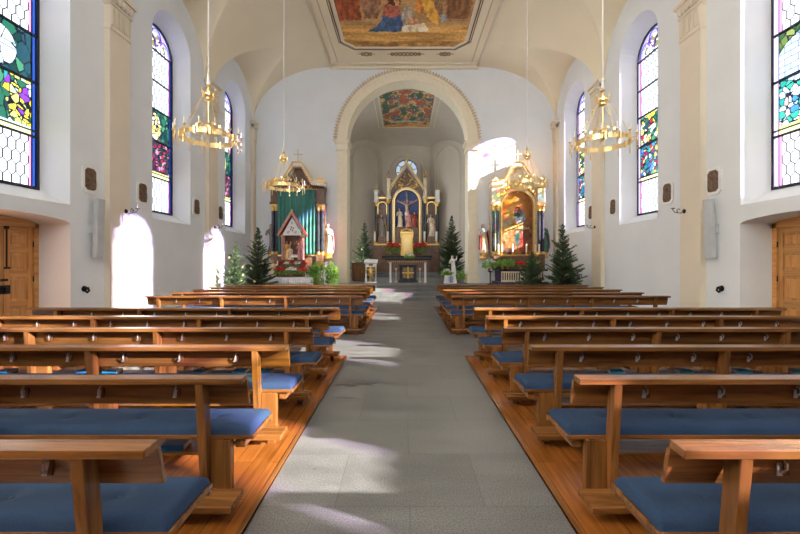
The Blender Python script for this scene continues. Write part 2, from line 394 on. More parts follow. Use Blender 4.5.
# ---- coved ceiling with lunettes above the windows
def ceil_z(x, y):
    ax = abs(x-AX)
    if ax <= FLAT: cz = TOP
    else: cz = SPR + (TOP-SPR)*math.sqrt(max(0, 1-((ax-FLAT)/(HW-FLAT))**2))
    z = cz
    ridge = 10.42 + (HW-ax)*0.23
    if ax > 4.2:
        for cy in WINC:
            d = abs(y-cy)
            if d < 1.86:
                z = max(z, SPR + (ridge-SPR)*math.sqrt(1-(d/1.86)**2))
    return z
def ceiling():
    xs = []
    n = 90
    for i in range(n+1):
        t = i/n*PI/2; xs.append(FLAT + (HW-FLAT)*math.sin(t))
    xs = sorted(set([AX-x for x in xs] + [AX+x for x in xs] + [AX]))
    ys = []
    y = YB
    while y < YW: ys.append(y); y += 0.045
    ys.append(YW+0.02)
    vs = [(x, y, ceil_z(x, y)) for x in xs for y in ys]; ny = len(ys)
    fs = [(i*ny+j, (i+1)*ny+j, (i+1)*ny+j+1, i*ny+j+1) for i in range(len(xs)-1) for j in range(ny-1)]
    o = MB().add(vs, fs).build('ceiling', 'ceil', smooth=True)
    return struct(o)
ceiling()

# ---- ceiling mouldings and the frame of the big fresco
tn = [0]
def trim(mb, mat='ivory', **k):
    tn[0] += 1
    return struct(mb.build('trim_%d' % tn[0], mat, **k))
for s in (-1, 1):
    x = AX+s*(FLAT-0.05)
    trim(MB().tube([(x, YB, TOP-0.02), (x, YW, TOP-0.02)], 0.06, 8), 'ivory', smooth=True)
    x = AX+s*(FLAT-0.40)
    trim(MB().tube([(x, YB, TOP-0.0), (x, YW-0.45, TOP-0.0)], 0.025, 6), 'ochre')
trim(MB().box(AX-FLAT, AX+FLAT, YW-0.16, YW, TOP-0.14, TOP+0.05).box(AX-FLAT, AX+FLAT, YW-0.42, YW-0.36, TOP-0.05, TOP+0.05), 'ivory', bevel=0.02)

def octa(x0, x1, y0, y1, c):     # chamfered rectangle
    return [(x0+c,y0),(x1-c,y0),(x1,y0+c),(x1,y1-c),(x1-c,y1),(x0+c,y1),(x0,y1-c),(x0,y0+c)]
PX0, PX1, PY0, PY1 = AX-2.58, AX+2.58, 7.2, 16.33
def ring_frame(poly, w, z, t, off):
    # mitred band following the polygon, w wide
    n = len(poly); P = [Vector(p) for p in poly]; ins, outs = [], []
    for i in range(n):
        a, b, c = P[i-1], P[i], P[(i+1)%n]
        d1 = (b-a).normalized(); d2 = (c-b).normalized(); n1 = Vector((d1.y,-d1.x)); n2 = Vector((d2.y,-d2.x))
        k = (n1+n2).normalized(); L = 1/max(0.3, k.dot(n1))
        ins.append(b+k*L*off); outs.append(b+k*L*(off+w))
    vs = [(p.x,p.y,zz) for zz in (z-t, z+0.01) for r in (ins, outs) for p in r]
    fs = []
    for i in range(n):
        j = (i+1)%n
        fs += [(i,j,n+j,n+i), (2*n+i,3*n+i,3*n+j,2*n+j), (i,2*n+i,2*n+j,j), (n+i,n+j,3*n+j,3*n+i)]
    return MB().add(vs, fs)
poly = octa(PX0, PX1, PY0, PY1, 0.42)
trim(ring_frame(poly, 0.10, TOP, 0.07, 0.0), 'ivory')
trim(ring_frame(poly, 0.035, TOP, 0.02, 0.17), 'line')
trim(ring_frame(poly, 0.025, TOP, 0.02, 0.26), 'line')
# scroll ornaments painted in relief beyond the fresco's edge
def scroll(cx, cy, w, n):
    m = MB()
    for i in range(n):
        x = cx - w/2 + w*(i+0.5)/n
        r = 0.10*(1-0.35*abs((i+0.5)/n-0.5)*2)
        m.tube([(x+r*math.cos(a*PI/4), cy+r*1.4*math.sin(a*PI/4), TOP-0.015) for a in range(8)], 0.026, 5, closed=True)
    m.tube([(cx-w/2-0.15, cy, TOP-0.015), (cx+w/2+0.15, cy, TOP-0.015)], 0.012, 5)
    return m
trim(scroll(AX+0.05, 16.95, 1.4, 8), 'scrollbrown'); trim(scroll(AX-1.75, 16.95, 0.5, 3), 'scrollbrown'); trim(scroll(AX+1.85, 16.95, 0.5, 3), 'scrollbrown')

def at(px, py, Y=None, z=None):   # the point seen at a photograph pixel, at a given distance or height
    if Y is None: Y = (z-CAM_H)*F_PX/(VPY-py)
    return ((px-VPX)*Y/F_PX, Y, CAM_H+(VPY-py)*Y/F_PX)
def inpoly(p, poly):
    x, y = p; r = False; n = len(poly)
    for i in range(n):
        x1, y1 = poly[i]; x2, y2 = poly[i-1]
        if (y1 > y) != (y2 > y) and x < (x2-x1)*(y-y1)/(y2-y1)+x1: r = not r
    return r
def canvas(name, mat, pts_fn, nu, nv, paint, inside, parent=None):
    vs = []; fs = []; cols = []; idx = {}
    def vid(i, j):
        if (i,j) not in idx: idx[(i,j)] = len(vs); vs.append(pts_fn(i/nu, j/nv))
        return idx[(i,j)]
    for i in range(nu):
        for j in range(nv):
            u, v = (i+.5)/nu, (j+.5)/nv
            if inside(u, v):
                fs.append((vid(i,j), vid(i+1,j), vid(i+1,j+1), vid(i,j+1))); cols.append(paint(u, v))
    o = MB().add(vs, fs).build(name, mat, parent)
    ca = o.data.color_attributes.new('paint', 'BYTE_COLOR', 'CORNER')
    for p, c in zip(o.data.polygons, cols):
        for li in p.loop_indices: ca.data[li].color = (c[0], c[1], c[2], 1)
    return o
def nz(x, y, s=1.0, o=0.0): return noise.fractal(Vector((x*s, y*s, o)), 0.9, 2.1, 4)
def mix3(a, b, t): t = max(0, min(1, t)); return tuple(p+(q-p)*t for p, q in zip(a, b))

# big ceiling fresco (its shapes set out in metres on the ceiling plane)
def ppoly(pts, z=TOP): return [at(x, y, z=z)[:2] for x, y in pts]
shapes = [
  (ppoly([(333,-10),(359,-10),(361,20),(336,19)]), srgb(150,78,44)),
  (ppoly([(361,-10),(383,-12),(378,18),(364,18)]), srgb(150,110,82)),
  (ppoly([(385,12),(390,9),(400,10),(404,28),(400,31),(368,31),(378,24)]), srgb(74,98,132)),
  (ppoly([(384,4),(388,1),(398,2),(401,14),(392,17),(383,15)]), srgb(170,98,76)),
  (ppoly([(388,-4),(394,-6),(400,-3),(401,4),(393,5),(388,2)]), srgb(86,50,32)),
  (ppoly([(394,-2),(399,-2),(399,4),(395,5)]), srgb(214,160,112)),
  (ppoly([(400,10),(410,4),(413,14),(404,26)]), srgb(176,164,140)),
  (ppoly([(401,26),(424,22),(430,31),(402,31)]), srgb(226,208,176)),
  (ppoly([(407,18),(414,16),(420,20),(412,23)]), srgb(190,140,104)),
  (ppoly([(420,-8),(428,-10),(438,2),(440,18),(438,24),(430,20),(424,10)]), srgb(222,168,72)),
  (ppoly([(414,-6),(421,-6),(424,10),(418,16)]), srgb(196,130,60)),
  (ppoly([(430,-6),(446,-2),(446,20),(440,18)]), srgb(150,112,74)),
  (ppoly([(439,15),(445,13),(448,19),(442,22)]), srgb(150,150,150)),
  (ppoly([(446,-12),(476,-12),(468,18),(447,18)]), srgb(132,90,54)),
  (ppoly([(410,-20),(420,-22),(418,-6),(412,-6)]), srgb(190,176,150)),
]
def fresco(u, v):
    x = PX0+(PX1-PX0)*u; y = PY0+(PY1-PY0)*v
    c = mix3(srgb(150,112,72)[:3], srgb(186,146,96)[:3], 0.5+nz(x,y,1.3))
    if y > 14.85: c = mix3(srgb(172,126,66)[:3], srgb(214,170,98)[:3], 0.5+0.9*nz(x*0.35,y*2.2,1.6,3))
    if y > 15.95: c = mix3(c, srgb(140,96,50)[:3], 0.5+nz(x,y,2,5))
    wob = (0.06*nz(x,y,4,9), 0.06*nz(x,y,4,19))
    for pl, k in shapes:
        if inpoly((x+wob[0], y+wob[1]), pl):
            c = mix3(tuple(q*0.62 for q in k[:3]), tuple(min(1,q*1.25) for q in k[:3]), 0.5+1.3*nz(x*2.4,y*0.8,2.6,7))
    if y < 12.8: c = mix3((0.25,0.33,0.5), (0.7,0.62,0.5), 0.5+nz(x,y,0.8))
    return c
pan = octa(0, 1, 0, 1, 0.0)
def fin(u, v):
    return inpoly((PX0+(PX1-PX0)*u, PY0+(PY1-PY0)*v), poly)
o = canvas('ceiling_fresco', 'fresco', lambda u, v: (PX0+(PX1-PX0)*u, PY0+(PY1-PY0)*v, TOP-0.03), 130, 230, fresco, fin)
tag(o, 'large ceiling painting of kneeling blue-robed figure on ochre ground above the nave', 'painting')

# ---- wall of the chancel arch
def front_wall():
    m = MB()
    outer = [(XL, -0.1), (XR, -0.1), (XR, TOP+0.2), (XL, TOP+0.2)]
    a = arch_pts(ARC_X, ARC_R, -0.05, ARC_Z, 48)
    loops = [[Vector((p[0],p[1],0)) for p in l] for l in (outer, a)]
    flat = [p for l in loops for p in l]; m.add([(p.x, YW, p.y) for p in flat], [tuple(t) for t in tessellate_polygon(loops)])
    n = len(a); m.add([(p[0],YW,p[1]) for p in a]+[(p[0],YW+0.8,p[1]) for p in a], [(i,(i+1)%n,n+(i+1)%n,n+i) for i in range(n)])
    return struct(m.build('wall_front', 'plaster'))
front_wall()
def arch_band(r0, r1, y0, y1, n=56):
    vs = []; fs = []
    for i in range(n+1):
        a = PI*i/n
        for r, y in ((r0,y0),(r1,y0),(r1,y1),(r0,y1)): vs.append((ARC_X+r*math.cos(a), y, ARC_Z+r*math.sin(a)))
    for i in range(n):
        for k in range(4): fs.append((i*4+k, i*4+(k+1)%4, (i+1)*4+(k+1)%4, (i+1)*4+k))
    return MB().add(vs, fs)
b = arch_band(ARC_R-0.015, ARC_R+0.14, YW-0.10, YW+0.8)
for r0, r1, d in ((ARC_R+0.14, ARC_R+0.34, 0.06), (ARC_R+0.34, ARC_R+0.46, 0.09)):
    q = arch_band(r0, r1, YW-d, YW+0.02); b.add(q.v, q.f)
for s in (-1, 1):
    x0 = ARC_X+s*(ARC_R-0.015)
    xs = sorted((x0, ARC_X+s*(ARC_R+0.14))); b.box(xs[0], xs[1], YW-0.10, YW+0.8, CHF, ARC_Z)
    xs = sorted((ARC_X+s*(ARC_R+0.14), ARC_X+s*(ARC_R+0.46))); b.box(xs[0], xs[1], YW-0.06, YW+0.02, CHF, ARC_Z)
    # impost capital
    for k, (e, z0, z1) in enumerate(((0.05, -0.45, -0.38), (0.03, -0.38, -0.12), (0.10, -0.12, -0.05), (0.14, -0.05, 0.02))):
        xs = sorted((ARC_X+s*(ARC_R-0.015-e), ARC_X+s*(ARC_R+0.46+e))); b.box(xs[0], xs[1], YW-0.10-e, YW+0.8, ARC_Z+z0, ARC_Z+z1)
    xs = sorted((ARC_X+s*(ARC_R-0.06), ARC_X+s*(ARC_R+0.52))); b.box(xs[0], xs[1], YW-0.16, YW+0.8, CHF, CHF+0.3)
trim(b, 'ivory')
lv = MB()
for i in range(74):
    a = PI*(i+0.5)/74; c = Vector((ARC_X+(ARC_R+0.46)*math.cos(a), YW-0.03, ARC_Z+(ARC_R+0.46)*math.sin(a)))
    d = Vector((math.cos(a),0,math.sin(a))); t = Vector((-math.sin(a),0,math.cos(a)))
    pts = [c-t*0.05, c+t*0.05, c+t*0.068+d*0.12, c+d*0.24, c-t*0.068+d*0.12]
    vs = [tuple(p) for p in pts]+[tuple(p+Vector((0,0.05,0))) for p in pts]+[tuple(c+d*0.12-Vector((0,0.045,0)))]
    lv.add(vs, [(0,1,10),(1,2,10),(2,3,10),(3,4,10),(4,0,10)]+[(k,5+k,5+(k+1)%5,(k+1)%5) for k in range(5)])
trim(lv, 'ochre')

# ---- pilasters along the walls
def pilaster(X, s, y0, y1):
    m = MB(); d = 0.14
    def bx(e, z0, z1, g=0.0): xs = sorted((X, X-s*(d+e))); m.box(xs[0], xs[1], y0-g, y1+g, z0, z1)
    bx(0.05, 0, 0.35, 0.04); bx(0, 0.35, 7.5); bx(0.03, 7.42, 7.50, 0.02); bx(0.02, 7.5, 8.02, 0.0)
    n = 8; w = (y1-y0)/n
    for i in range(n):       # flutes of the neck
        xs = sorted((X-s*d, X-s*(d+0.045))); m.box(xs[0], xs[1], y0+w*(i+0.2), y0+w*(i+0.8), 7.53, 7.97)
    bx(0.05, 8.02, 8.08, 0.04)
    for i in range(5):       # eggs of the capital
        y = y0+(y1-y0)*(i+0.5)/5; m.ball((X-s*(d+0.06), y, 8.17), (0.07, 0.075, 0.09), 8)
    bx(0.08, 8.26, 8.31, 0.06); bx(0.13, 8.31, 8.40, 0.1)
    return trim(m, 'cream')
for Y0 in (0.75, 4.9, 9.1, 13.72):
    pilaster(XL, -1, Y0, Y0+0.66); pilaster(XR, 1, Y0, Y0+0.66)
pilaster(XL, -1, 17.78, 18.1); pilaster(XR, 1, 17.78, 18.1)

# ---- painters of the stained-glass pictures: u runs away from the camera, v upwards
def vcell(x, y, s, o=0.0):
    dd, pp = noise.voronoi(Vector((x*s, y*s, o)))
    p = pp[0]; h = math.sin(p.x*12.9898+p.y*78.233+p.z*37.7)*43758.5453
    return h-math.floor(h), (dd[1]-dd[0])/s
LD = (0.004, 0.005, 0.009)
def pick(pal, h): return pal[int(h*len(pal)) % len(pal)]
GRN = [(0.006,0.035,0.022),(0.004,0.02,0.02),(0.01,0.06,0.035),(0.008,0.03,0.04),(0.03,0.11,0.06)]
YEL = [(0.36,0.30,0.03),(0.30,0.29,0.08),(0.33,0.25,0.02),(0.26,0.30,0.16)]
PALE = [(0.27,0.31,0.33),(0.30,0.33,0.33),(0.22,0.28,0.33)]
RED = [(0.20,0.01,0.02),(0.10,0.012,0.05),(0.24,0.06,0.08),(0.05,0.01,0.03)]
BLU = [(0.02,0.05,0.22),(0.03,0.12,0.26),(0.015,0.02,0.12)]
TEA = [(0.01,0.14,0.12),(0.02,0.20,0.14),(0.01,0.08,0.10)]
PUR = [(0.10,0.02,0.20),(0.14,0.04,0.24),(0.07,0.015,0.15)]
def gp_left_near(u, v):
    x, z = (u-0.5)*1.3, v*2.04
    if v < 0.03: return (0.25,0.28,0.3)
    if z > 1.05:
        e = ((x-0.02)/0.33)**2+((z-1.50)/0.40)**2
        if e < 1:
            if e > 0.92 or abs(x-0.02) < 0.014 or abs(z-1.52) < 0.012: return LD
            h, g = vcell(x, z, 3.0, 1); return LD if g < 0.010 else pick(PALE, h)
        h, g = vcell(x, z*0.7, 4.5, 2); return LD if g < 0.012 else pick(GRN, h)
    if abs(z-1.04) < 0.03: return LD
    if abs(x-0.0) < 0.14+0.06*math.sin(z*7): h, g = vcell(x, z*0.6, 6, 3); return LD if g < 0.012 else pick(GRN+TEA[:1], h)
    h, g = vcell(x, z, 7.5, 4); return LD if g < 0.014 else pick(YEL+YEL+PALE[:1]+GRN[2:3]+PUR[:1], h)
def gp_left_mid(u, v):
    x, z = (u-0.5)*1.3, v*2.04
    if v < 0.03: return (0.3,0.3,0.1)
    if z > 1.1:
        e = ((x+0.05)/0.25)**2+((z-1.5)/0.42)**2
        h, g = vcell(x, z, 6, 5)
        if g < 0.014: return LD
        return pick([(0.36,0.30,0.16),(0.34,0.32,0.24),(0.33,0.24,0.08)], h) if e < 1 else pick(GRN, h)
    h, g = vcell(x, z, 9, 6); return LD if g < 0.016 else pick(RED+[(0.22,0.10,0.14),(0.02,0.02,0.03)]+GRN[:2], h)
def gp_right_near(u, v):
    x, z = (u-0.5)*1.3, v*2.04
    if v < 0.04: return (0.33,0.33,0.12)
    if z > 1.05:
        if abs(z-1.06) < 0.02: return LD
        if (x-0.1)**2*1.2+(z-1.1)**2 > 0.78**2 and z > 1.2: h, g = vcell(x, z, 7, 7); return LD if g < 0.014 else pick([(0.06,0.09,0.02),(0.12,0.14,0.04),(0.02,0.05,0.02)], h)
        if abs(x-0.12+0.05*math.sin(z*6)) < 0.085 and 1.22 < z < 1.85: h, g = vcell(x, z, 9, 8); return LD if g < 0.01 else pick(PUR, h)
        r = int(z/0.13); bx = (x+0.12*(r % 2))/0.26; fx = bx-math.floor(bx); fz = z/0.13-r
        return (0.03,0.05,0.12) if (fx < 0.07 or fz < 0.12) else pick([(0.24,0.29,0.36),(0.20,0.27,0.36),(0.28,0.28,0.34)], (r*0.37+math.floor(bx)*0.61) % 1)
    q = (x+0.05)-(0.25-z*0.35)
    if abs(q) < 0.11:
        zz = z*7; return LD if (abs(abs(q)-0.075) < 0.008 or zz-int(zz) < 0.12) else pick([(0.36,0.29,0.08),(0.36,0.24,0.10)], (int(zz)*.5) % 1)
    h, g = vcell(x, z, 8, 9); return LD if g < 0.013 else pick(PALE+TEA[:2]+BLU[1:2]+PALE[:1]+RED[:1]+[(0.33,0.2,0.2)], h)
def gp_right_mid(u, v):
    x, z = (u-0.5)*1.3, v*2.04
    if z > 1.1: h, g = vcell(x, z, 7, 10); return LD if g < 0.013 else pick(YEL[:2]+GRN[2:]+PALE[:1]+RED[:1]+[(0.33,0.28,0.2)], h)
    if z > 1.05: return LD
    h, g = vcell(x, z, 8.5, 11); return LD if g < 0.014 else pick(TEA+RED[:2]+BLU[:2]+PALE[:1]+GRN[:1]+[(0.3,0.18,0.06)], h)
GP = {1: gp_left_mid, 2: gp_right_mid, 3: gp_left_mid, 4: gp_right_mid, 5: gp_left_near, 6: gp_right_near}
# ---- windows
def window(i, X, s, cy, pal):
    x = X+s*0.53; fr = MB(); H = 0.60 if cy < 0 else 0.80; z0, zs = 3.22, 8.38
    w = 0.045
    out = arch_pts(0, H, z0, zs, 28)
    inn = arch_pts(0, H-0.06, z0+0.06, zs, 28)
    n = len(out)
    for a, bb in ((out, inn),):
        xx = sorted((x-w/2, x+w/2)); vs = [(q, cy+p[0], p[1]) for q in xx for r in (a, bb) for p in r]
        fs = []
        for k in range(n):
            j = (k+1)%n; fs += [(k,j,n+j,n+k), (2*n+k,3*n+k,3*n+j,2*n+j), (k,2*n+k,2*n+j,j), (n+k,n+j,3*n+j,3*n+k)]
        fr.add(vs, fs)
    levels = [3.28, 4.34, 4.46, 5.5, 6.5, 7.4, 8.38]
    for z in levels[1:]:
        t = 0.022 if z != 4.46 else 0.012
        fr.box(x-w/2, x+w/2, cy-H+0.03, cy+H-0.03, z-t, z+t)
    for e in (-1, 1):
        fr.box(x-0.012, x+0.012, cy+e*(H-0.15)-0.008, cy+e*(H-0.15)+0.008, z0, zs)
        # small leaded arcs in the head of the window
        fr.tube([(x, cy+e*0.35+0.32*math.cos(a*PI/12), zs+0.02+0.42*math.sin(a*PI/12)) for a in range(13)], 0.012, 5)
    fr.tube([(x, cy+0.2*math.cos(a*PI/8), zs+0.50+0.2*math.sin(a*PI/8)) for a in range(16)], 0.014, 5, closed=True)
    o = struct(fr.build('window_%d' % i, 'lead'))
    def pane(name, mat, y0, y1, a, b, off=0.0):
        MB().add([(x+off, cy+y0, a), (x+off, cy+y1, a), (x+off, cy+y1, b), (x+off, cy+y0, b)], [(0,1,2,3)]).build(name, mat, o)
    for e in (-1, 1):
        ya, yb = sorted((e*(H-0.06), e*(H-0.15))); pane('border_glass', 'g_blue' if s < 0 else 'g_pale', ya, yb, 3.28, zs)
        ya, yb = sorted((e*(H-0.15), e*(H-0.22)))
        pane('border_glass', 'g_pink' if i <= 6 else 'g_pale', ya, yb, 3.28, 4.34); pane('border_glass', 'g_pink' if i <= 6 else 'g_pale', ya, yb, 6.5, zs)
    W_ = H-0.22
    if i <= 6:
        for (za, zb) in ((3.28, 4.34), (6.5, 7.4), (7.4, 8.38)):
            pane('leaded_glass', 'g_clear1', -W_, W_, za, zb)
            cm = MB(); w = 2*W_/7; p = 0.235; rows = int((zb-za)/p)+1
            for r_ in range(rows):
                z = za+r_*p; sh = 0.5*(r_ % 2)
                for q in range(8):
                    xx_ = -W_+(q+sh)*w
                    if xx_ > W_+1e-6: continue
                    z1 = min(zb, z+0.15); cm.box(x-0.006, x+0.006, cy+xx_-0.009, cy+xx_+0.009, z, z1)
                    if z+p <= zb:
                        for e in (-1, 1):
                            x2 = xx_+e*w/2
                            if abs(x2) <= W_+1e-6: cm.tube([(x, cy+xx_, z+0.15), (x, cy+x2, z+p)], 0.010, 4)
            cm.build('lead_came', 'lead', o)
    else: pane('leaded_glass', 'g_clear', -H+0.22, H-0.22, 3.28, 4.34)
    pane('band_glass', 'g_yel', -H+0.15, H-0.15, 4.34, 4.46)
    if i <= 6:
        W = H-0.15
        canvas('picture_glass', 'g_paint', lambda u, v: (x, cy+(-W+2*W*u), 4.46+2.04*v), 84, 132, GP[i], lambda u, v: True, o)
    else:
        pane('picture_glass', pal[0], -H+0.15, H-0.15, 4.46, 5.5)
        pane('picture_glass', pal[1], -H+0.15, H-0.15, 5.5, 6.5)
    if i > 6: pane('leaded_glass', 'g_clear', -H+0.22, H-0.22, 6.5, zs)
    pts = [((H-0.05)*math.cos(PI*k/24), (H-0.05)*math.sin(PI*k/24)) for k in range(25)]
    pts2 = [((H-0.25)*math.cos(PI*k/24), (H-0.25)*math.sin(PI*k/24)) for k in range(25)]
    vs = [(x, cy+p[0], zs+p[1]) for p in pts+pts2]
    MB().add(vs, [(k, k+1, 26+k, 25+k) for k in range(24)]).build('head_glass', 'g_viol', o)
    MB().add([(x, cy+p[0], zs+p[1]) for p in pts2], [tuple(range(25))]).build('head_glass', 'g_picD', o)
    # metal drip sill
    xx = sorted((X+s*0.30, x)); sl = MB().box(xx[0], xx[1], cy-H-0.02, cy+H+0.02, z0-0.02, z0+0.005); sl.build('sill', 'lead', o) if False else None
    return o
wi = 1
for k, cy in enumerate(WINC):
    window(wi, XL, -1, cy, ('g_picA', 'g_picC')); wi += 1
    window(wi, XR, 1, cy, ('g_picD', 'g_picD')); wi += 1

# ---- side doors in their deep recesses
def side_door(i, X, s):
    x = X+s*0.76; g = -s
    def bx(m, d0, d1, y0, y1, z0, z1):
        xs = sorted((x+g*d0, x+g*d1)); m.box(xs[0], xs[1], y0, y1, z0, z1)
    f = MB(); bx(f, -0.1, 0.09, 8.05, 8.16, 0, 2.5); bx(f, -0.1, 0.09, 5.70, 5.80, 0, 2.5)
    f.prism([(5.70, 2.40), (8.16, 2.40), (8.16, 2.66), (5.70, 2.66)], *sorted((x-g*0.1, x+g*0.09)), axis='x')
    o = struct(f.build('door_%d' % i, 'door_h', bevel=0.008))
    for (y0, y1) in ((7.47, 8.05), (6.62, 7.46), (5.80, 6.61)):
        w = y1-y0
        l = MB(); bx(l, 0.0, 0.03, y0+0.01, y1-0.01, 0.01, 2.40)
        for ya, yb in ((y0+0.005, y0+0.11), (y1-0.11, y1-0.005)): bx(l, 0.0, 0.055, ya, yb, 0.01, 2.40)
        lf = l.build('door_leaf', 'door', o, bevel=0.006)
        r = MB()
        for za, zb in ((0.01,0.2),(0.72,0.86),(1.36,1.5),(1.86,2.0),(2.28,2.40)): bx(r, 0.0, 0.053, y0+0.11, y1-0.11, za, zb)
        r.build('rail', 'door_h', lf, bevel=0.006)
        p = MB()
        for za, zb in ((0.22,0.7),(0.88,1.34),(1.52,1.84),(2.02,2.26)): bx(p, 0.0, 0.042, y0+0.15, y1-0.15, za+0.03, zb-0.03)
        p.build('panel', 'door', lf, bevel=0.01)
    b = MB(); bx(b, 0.055, 0.075, 7.50, 7.52, 1.55, 2.36); bx(b, 0.055, 0.09, 7.47, 7.56, 1.53, 1.57); bx(b, 0.055, 0.09, 7.47, 7.54, 2.34, 2.40)
    b.build('bolt', 'iron', o)
    b = MB(); bx(b, 0.055, 0.07, 7.36, 7.58, 1.02, 1.20); bx(b, 0.07, 0.12, 7.44, 7.50, 1.06, 1.16); b.build('lock', 'iron', o, bevel=0.004)
    b = MB(); bx(b, 0.055, 0.065, 7.40, 7.54, 1.28, 1.33); b.build('plate', 'iron', o)
    for z in (0.4, 1.3, 2.05):
        b = MB(); b.lathe([(0.014,-0.06),(0.014,0.06)], 8, (x+g*0.07, 8.05, z)); b.build('hinge', 'iron', o)
    # back of the recess
    b = MB(); bx(b, -0.16, -0.1, 5.5, 8.4, -0.1, 2.8); b.build('backing', 'door', o)
side_door(1, XL, -1); side_door(2, XR, 1)

# ---- the chancel
CW = 3.95
def chancel():
    Y0, Y1, Y2 = YW+0.8, 24.6, 27.2
    plan = [(ARC_X-CW, Y0), (ARC_X-CW, Y1), (ARC_X-1.75, Y2), (ARC_X+1.75, Y2), (ARC_X+CW, Y1), (ARC_X+CW, Y0)]
    names = ['chancel_left', 'apse_left', 'apse_back', 'apse_right', 'chancel_right']
    for i, nm in enumerate(names):
        a, b = Vector(plan[i]), Vector(plan[i+1]); L = (b-a).length; d = (b-a)/L
        nrm = Vector((d.y, -d.x))     # towards the inside
        outer = [(0, 0.4), (L, 0.4), (L, 11.4), (0, 11.4)]; holes = []; lofts = []
        wc, wh = ((2.3, 1.7) if i == 0 else (5.12, 0.45))
        if i in (0, 4):
            h = arch_pts(wc, wh, 2.0 if i == 0 else 3.4, 7.2, 20); holes.append(h); lofts.append((h, 0.35))
        elif i == 2:
            h = [(L/2+0.02+0.82*math.cos(2*PI*k/32), 8.35+0.82*math.sin(2*PI*k/32)) for k in range(32)]; holes.append(h); lofts.append((h, 0.3))
        loops = [[Vector((p[0],p[1],0)) for p in l] for l in [outer]+holes]
        P = lambda u, z, dd=0.0: (a.x+d.x*u-nrm.x*dd, a.y+d.y*u-nrm.y*dd, z)
        m = MB(); flat = [p for l in loops for p in l]; m.add([P(p.x,p.y) for p in flat], [tuple(t) for t in tessellate_polygon(loops)])
        for h, dep in lofts:
            n = len(h); m.add([P(*q) for q in h]+[P(q[0],q[1],dep) for q in h], [(k,(k+1)%n,n+(k+1)%n,n+k) for k in range(n)])
        if i in (1, 2, 3):   # raised band of the blind arch
            r = 1.18 if i != 2 else 1.2; zc = 8.25 if i == 2 else 8.55
            pts = [(L/2-r, 2.0)]+[(L/2-r*math.cos(PI*k/20), zc+r*math.sin(PI*k/20)) for k in range(21)]+[(L/2+r, 2.0)]
            m.tube([P(u, z, 0.0) for u, z in pts], 0.06, 6)
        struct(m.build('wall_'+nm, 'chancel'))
        if i in (0, 4):
            g = MB().add([P(q[0],q[1],0.3) for q in h], [tuple(range(len(h)))]); w = MB().tube([P(q[0],q[1],0.3) for q in h], 0.04, 5, closed=True)
            for zz in (4.4, 5.4, 6.4, 7.4): w.tube([P(wc-wh,zz,0.3), P(wc+wh,zz,0.3)], 0.02, 5)
            o = struct(w.build('window_%d' % (11+i//4), 'lead')); g.build('glass', 'g_plain', o)  # out-of-view side windows, added for the light they give the chancel
        if i == 2:
            w = MB()
            for rr in (0.8, 0.45): w.tube([P(L/2+0.02+rr*math.cos(2*PI*k/32), 8.35+rr*math.sin(2*PI*k/32), 0.25) for k in range(32)], 0.035, 5, closed=True)
            for k in range(8):
                aa = PI*k/4+0.2; w.tube([P(L/2+0.02+0.45*math.cos(aa), 8.35+0.45*math.sin(aa), 0.25), P(L/2+0.02+0.8*math.cos(aa), 8.35+0.8*math.sin(aa), 0.25)], 0.025, 5)
            o = struct(w.build('window_13', 'lead')); MB().add([P(q[0],q[1],0.25) for q in h], [tuple(range(32))]).build('glass', 'g_dim', o)
    # vault: barrel, closed by a quarter sphere-like end over the apse
    CT, CS = 10.95, 8.7
    def vz(x, y):
        a = abs(x-ARC_X)/CW
        z = CS+(CT-CS)*math.sqrt(max(0, 1-a*a))
        if y > 24.6:
            t = (y-24.6)/3.4; z = CS+(z-CS)*math.sqrt(max(0, 1-t*t))
        return z
    xs = [ARC_X+CW*math.sin(t*PI/80) for t in range(-40, 41)]; ys = [YW+0.79+i*0.12 for i in range(72)]
    vs = [(x,y,vz(x,y)) for x in xs for y in ys]; n = len(ys)
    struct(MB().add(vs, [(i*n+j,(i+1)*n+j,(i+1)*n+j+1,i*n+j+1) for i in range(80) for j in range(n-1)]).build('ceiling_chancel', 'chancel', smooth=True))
    # header above the arch, on the chancel side
    hd = MB()
    a = [(ARC_X+ARC_R*math.cos(PI*k/24), ARC_Z+ARC_R*math.sin(PI*k/24)) for k in range(25)]
    loops = [[Vector((p[0],p[1],0)) for p in [(ARC_X-CW-0.1, 0.4), (ARC_X-ARC_R, 0.4)]+list(reversed(a))+[(ARC_X+ARC_R, 0.4), (ARC_X+CW+0.1, 0.4), (ARC_X+CW+0.1, 11.4), (ARC_X-CW-0.1, 11.4)]]]
    hd.add([(p.x, YW+0.8, p.y) for p in loops[0]], [tuple(t) for t in tessellate_polygon(loops)])
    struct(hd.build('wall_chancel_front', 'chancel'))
    # chancel fresco on the vault
    def cp(u, v):
        x = ARC_X-1.5+3.0*u; y = 20.0+5.3*v; return (x, y, vz(x, y)-0.04)
    def paint(u, v):
        x, y = u*3, v*5
        c = mix3(srgb(70,90,100)[:3], srgb(188,150,96)[:3], 0.5+1.4*nz(x,y,1.8,2))
        k = nz(x,y*0.6,2.0,8)+0.3*nz(x,y,6,2)
        c = mix3(c, srgb(150,84,62)[:3], (k-0.1)*4) if k > 0.1 else (mix3(c, srgb(70,92,74)[:3], (-0.12-k)*4) if k < -0.12 else c)
        if -0.02 < k < 0.02: c = srgb(206,184,150)[:3]
        if v > 0.9: c = mix3(srgb(150,92,56)[:3], srgb(216,160,90)[:3], 0.5+nz(x*0.4,y*2,3))
        if v > 0.82 and v < 0.87 and abs(u-.5) < 0.35: c = srgb(140,170,150)[:3]
        return c
    o = canvas('chancel_fresco', 'fresco', cp, 60, 100, paint, lambda u, v: v < 0.93+0.07*math.sqrt(max(0, 1-(2*u-1)**2)))
    tag(o, 'small crowded fresco on the vault beyond the chancel arch', 'painting')
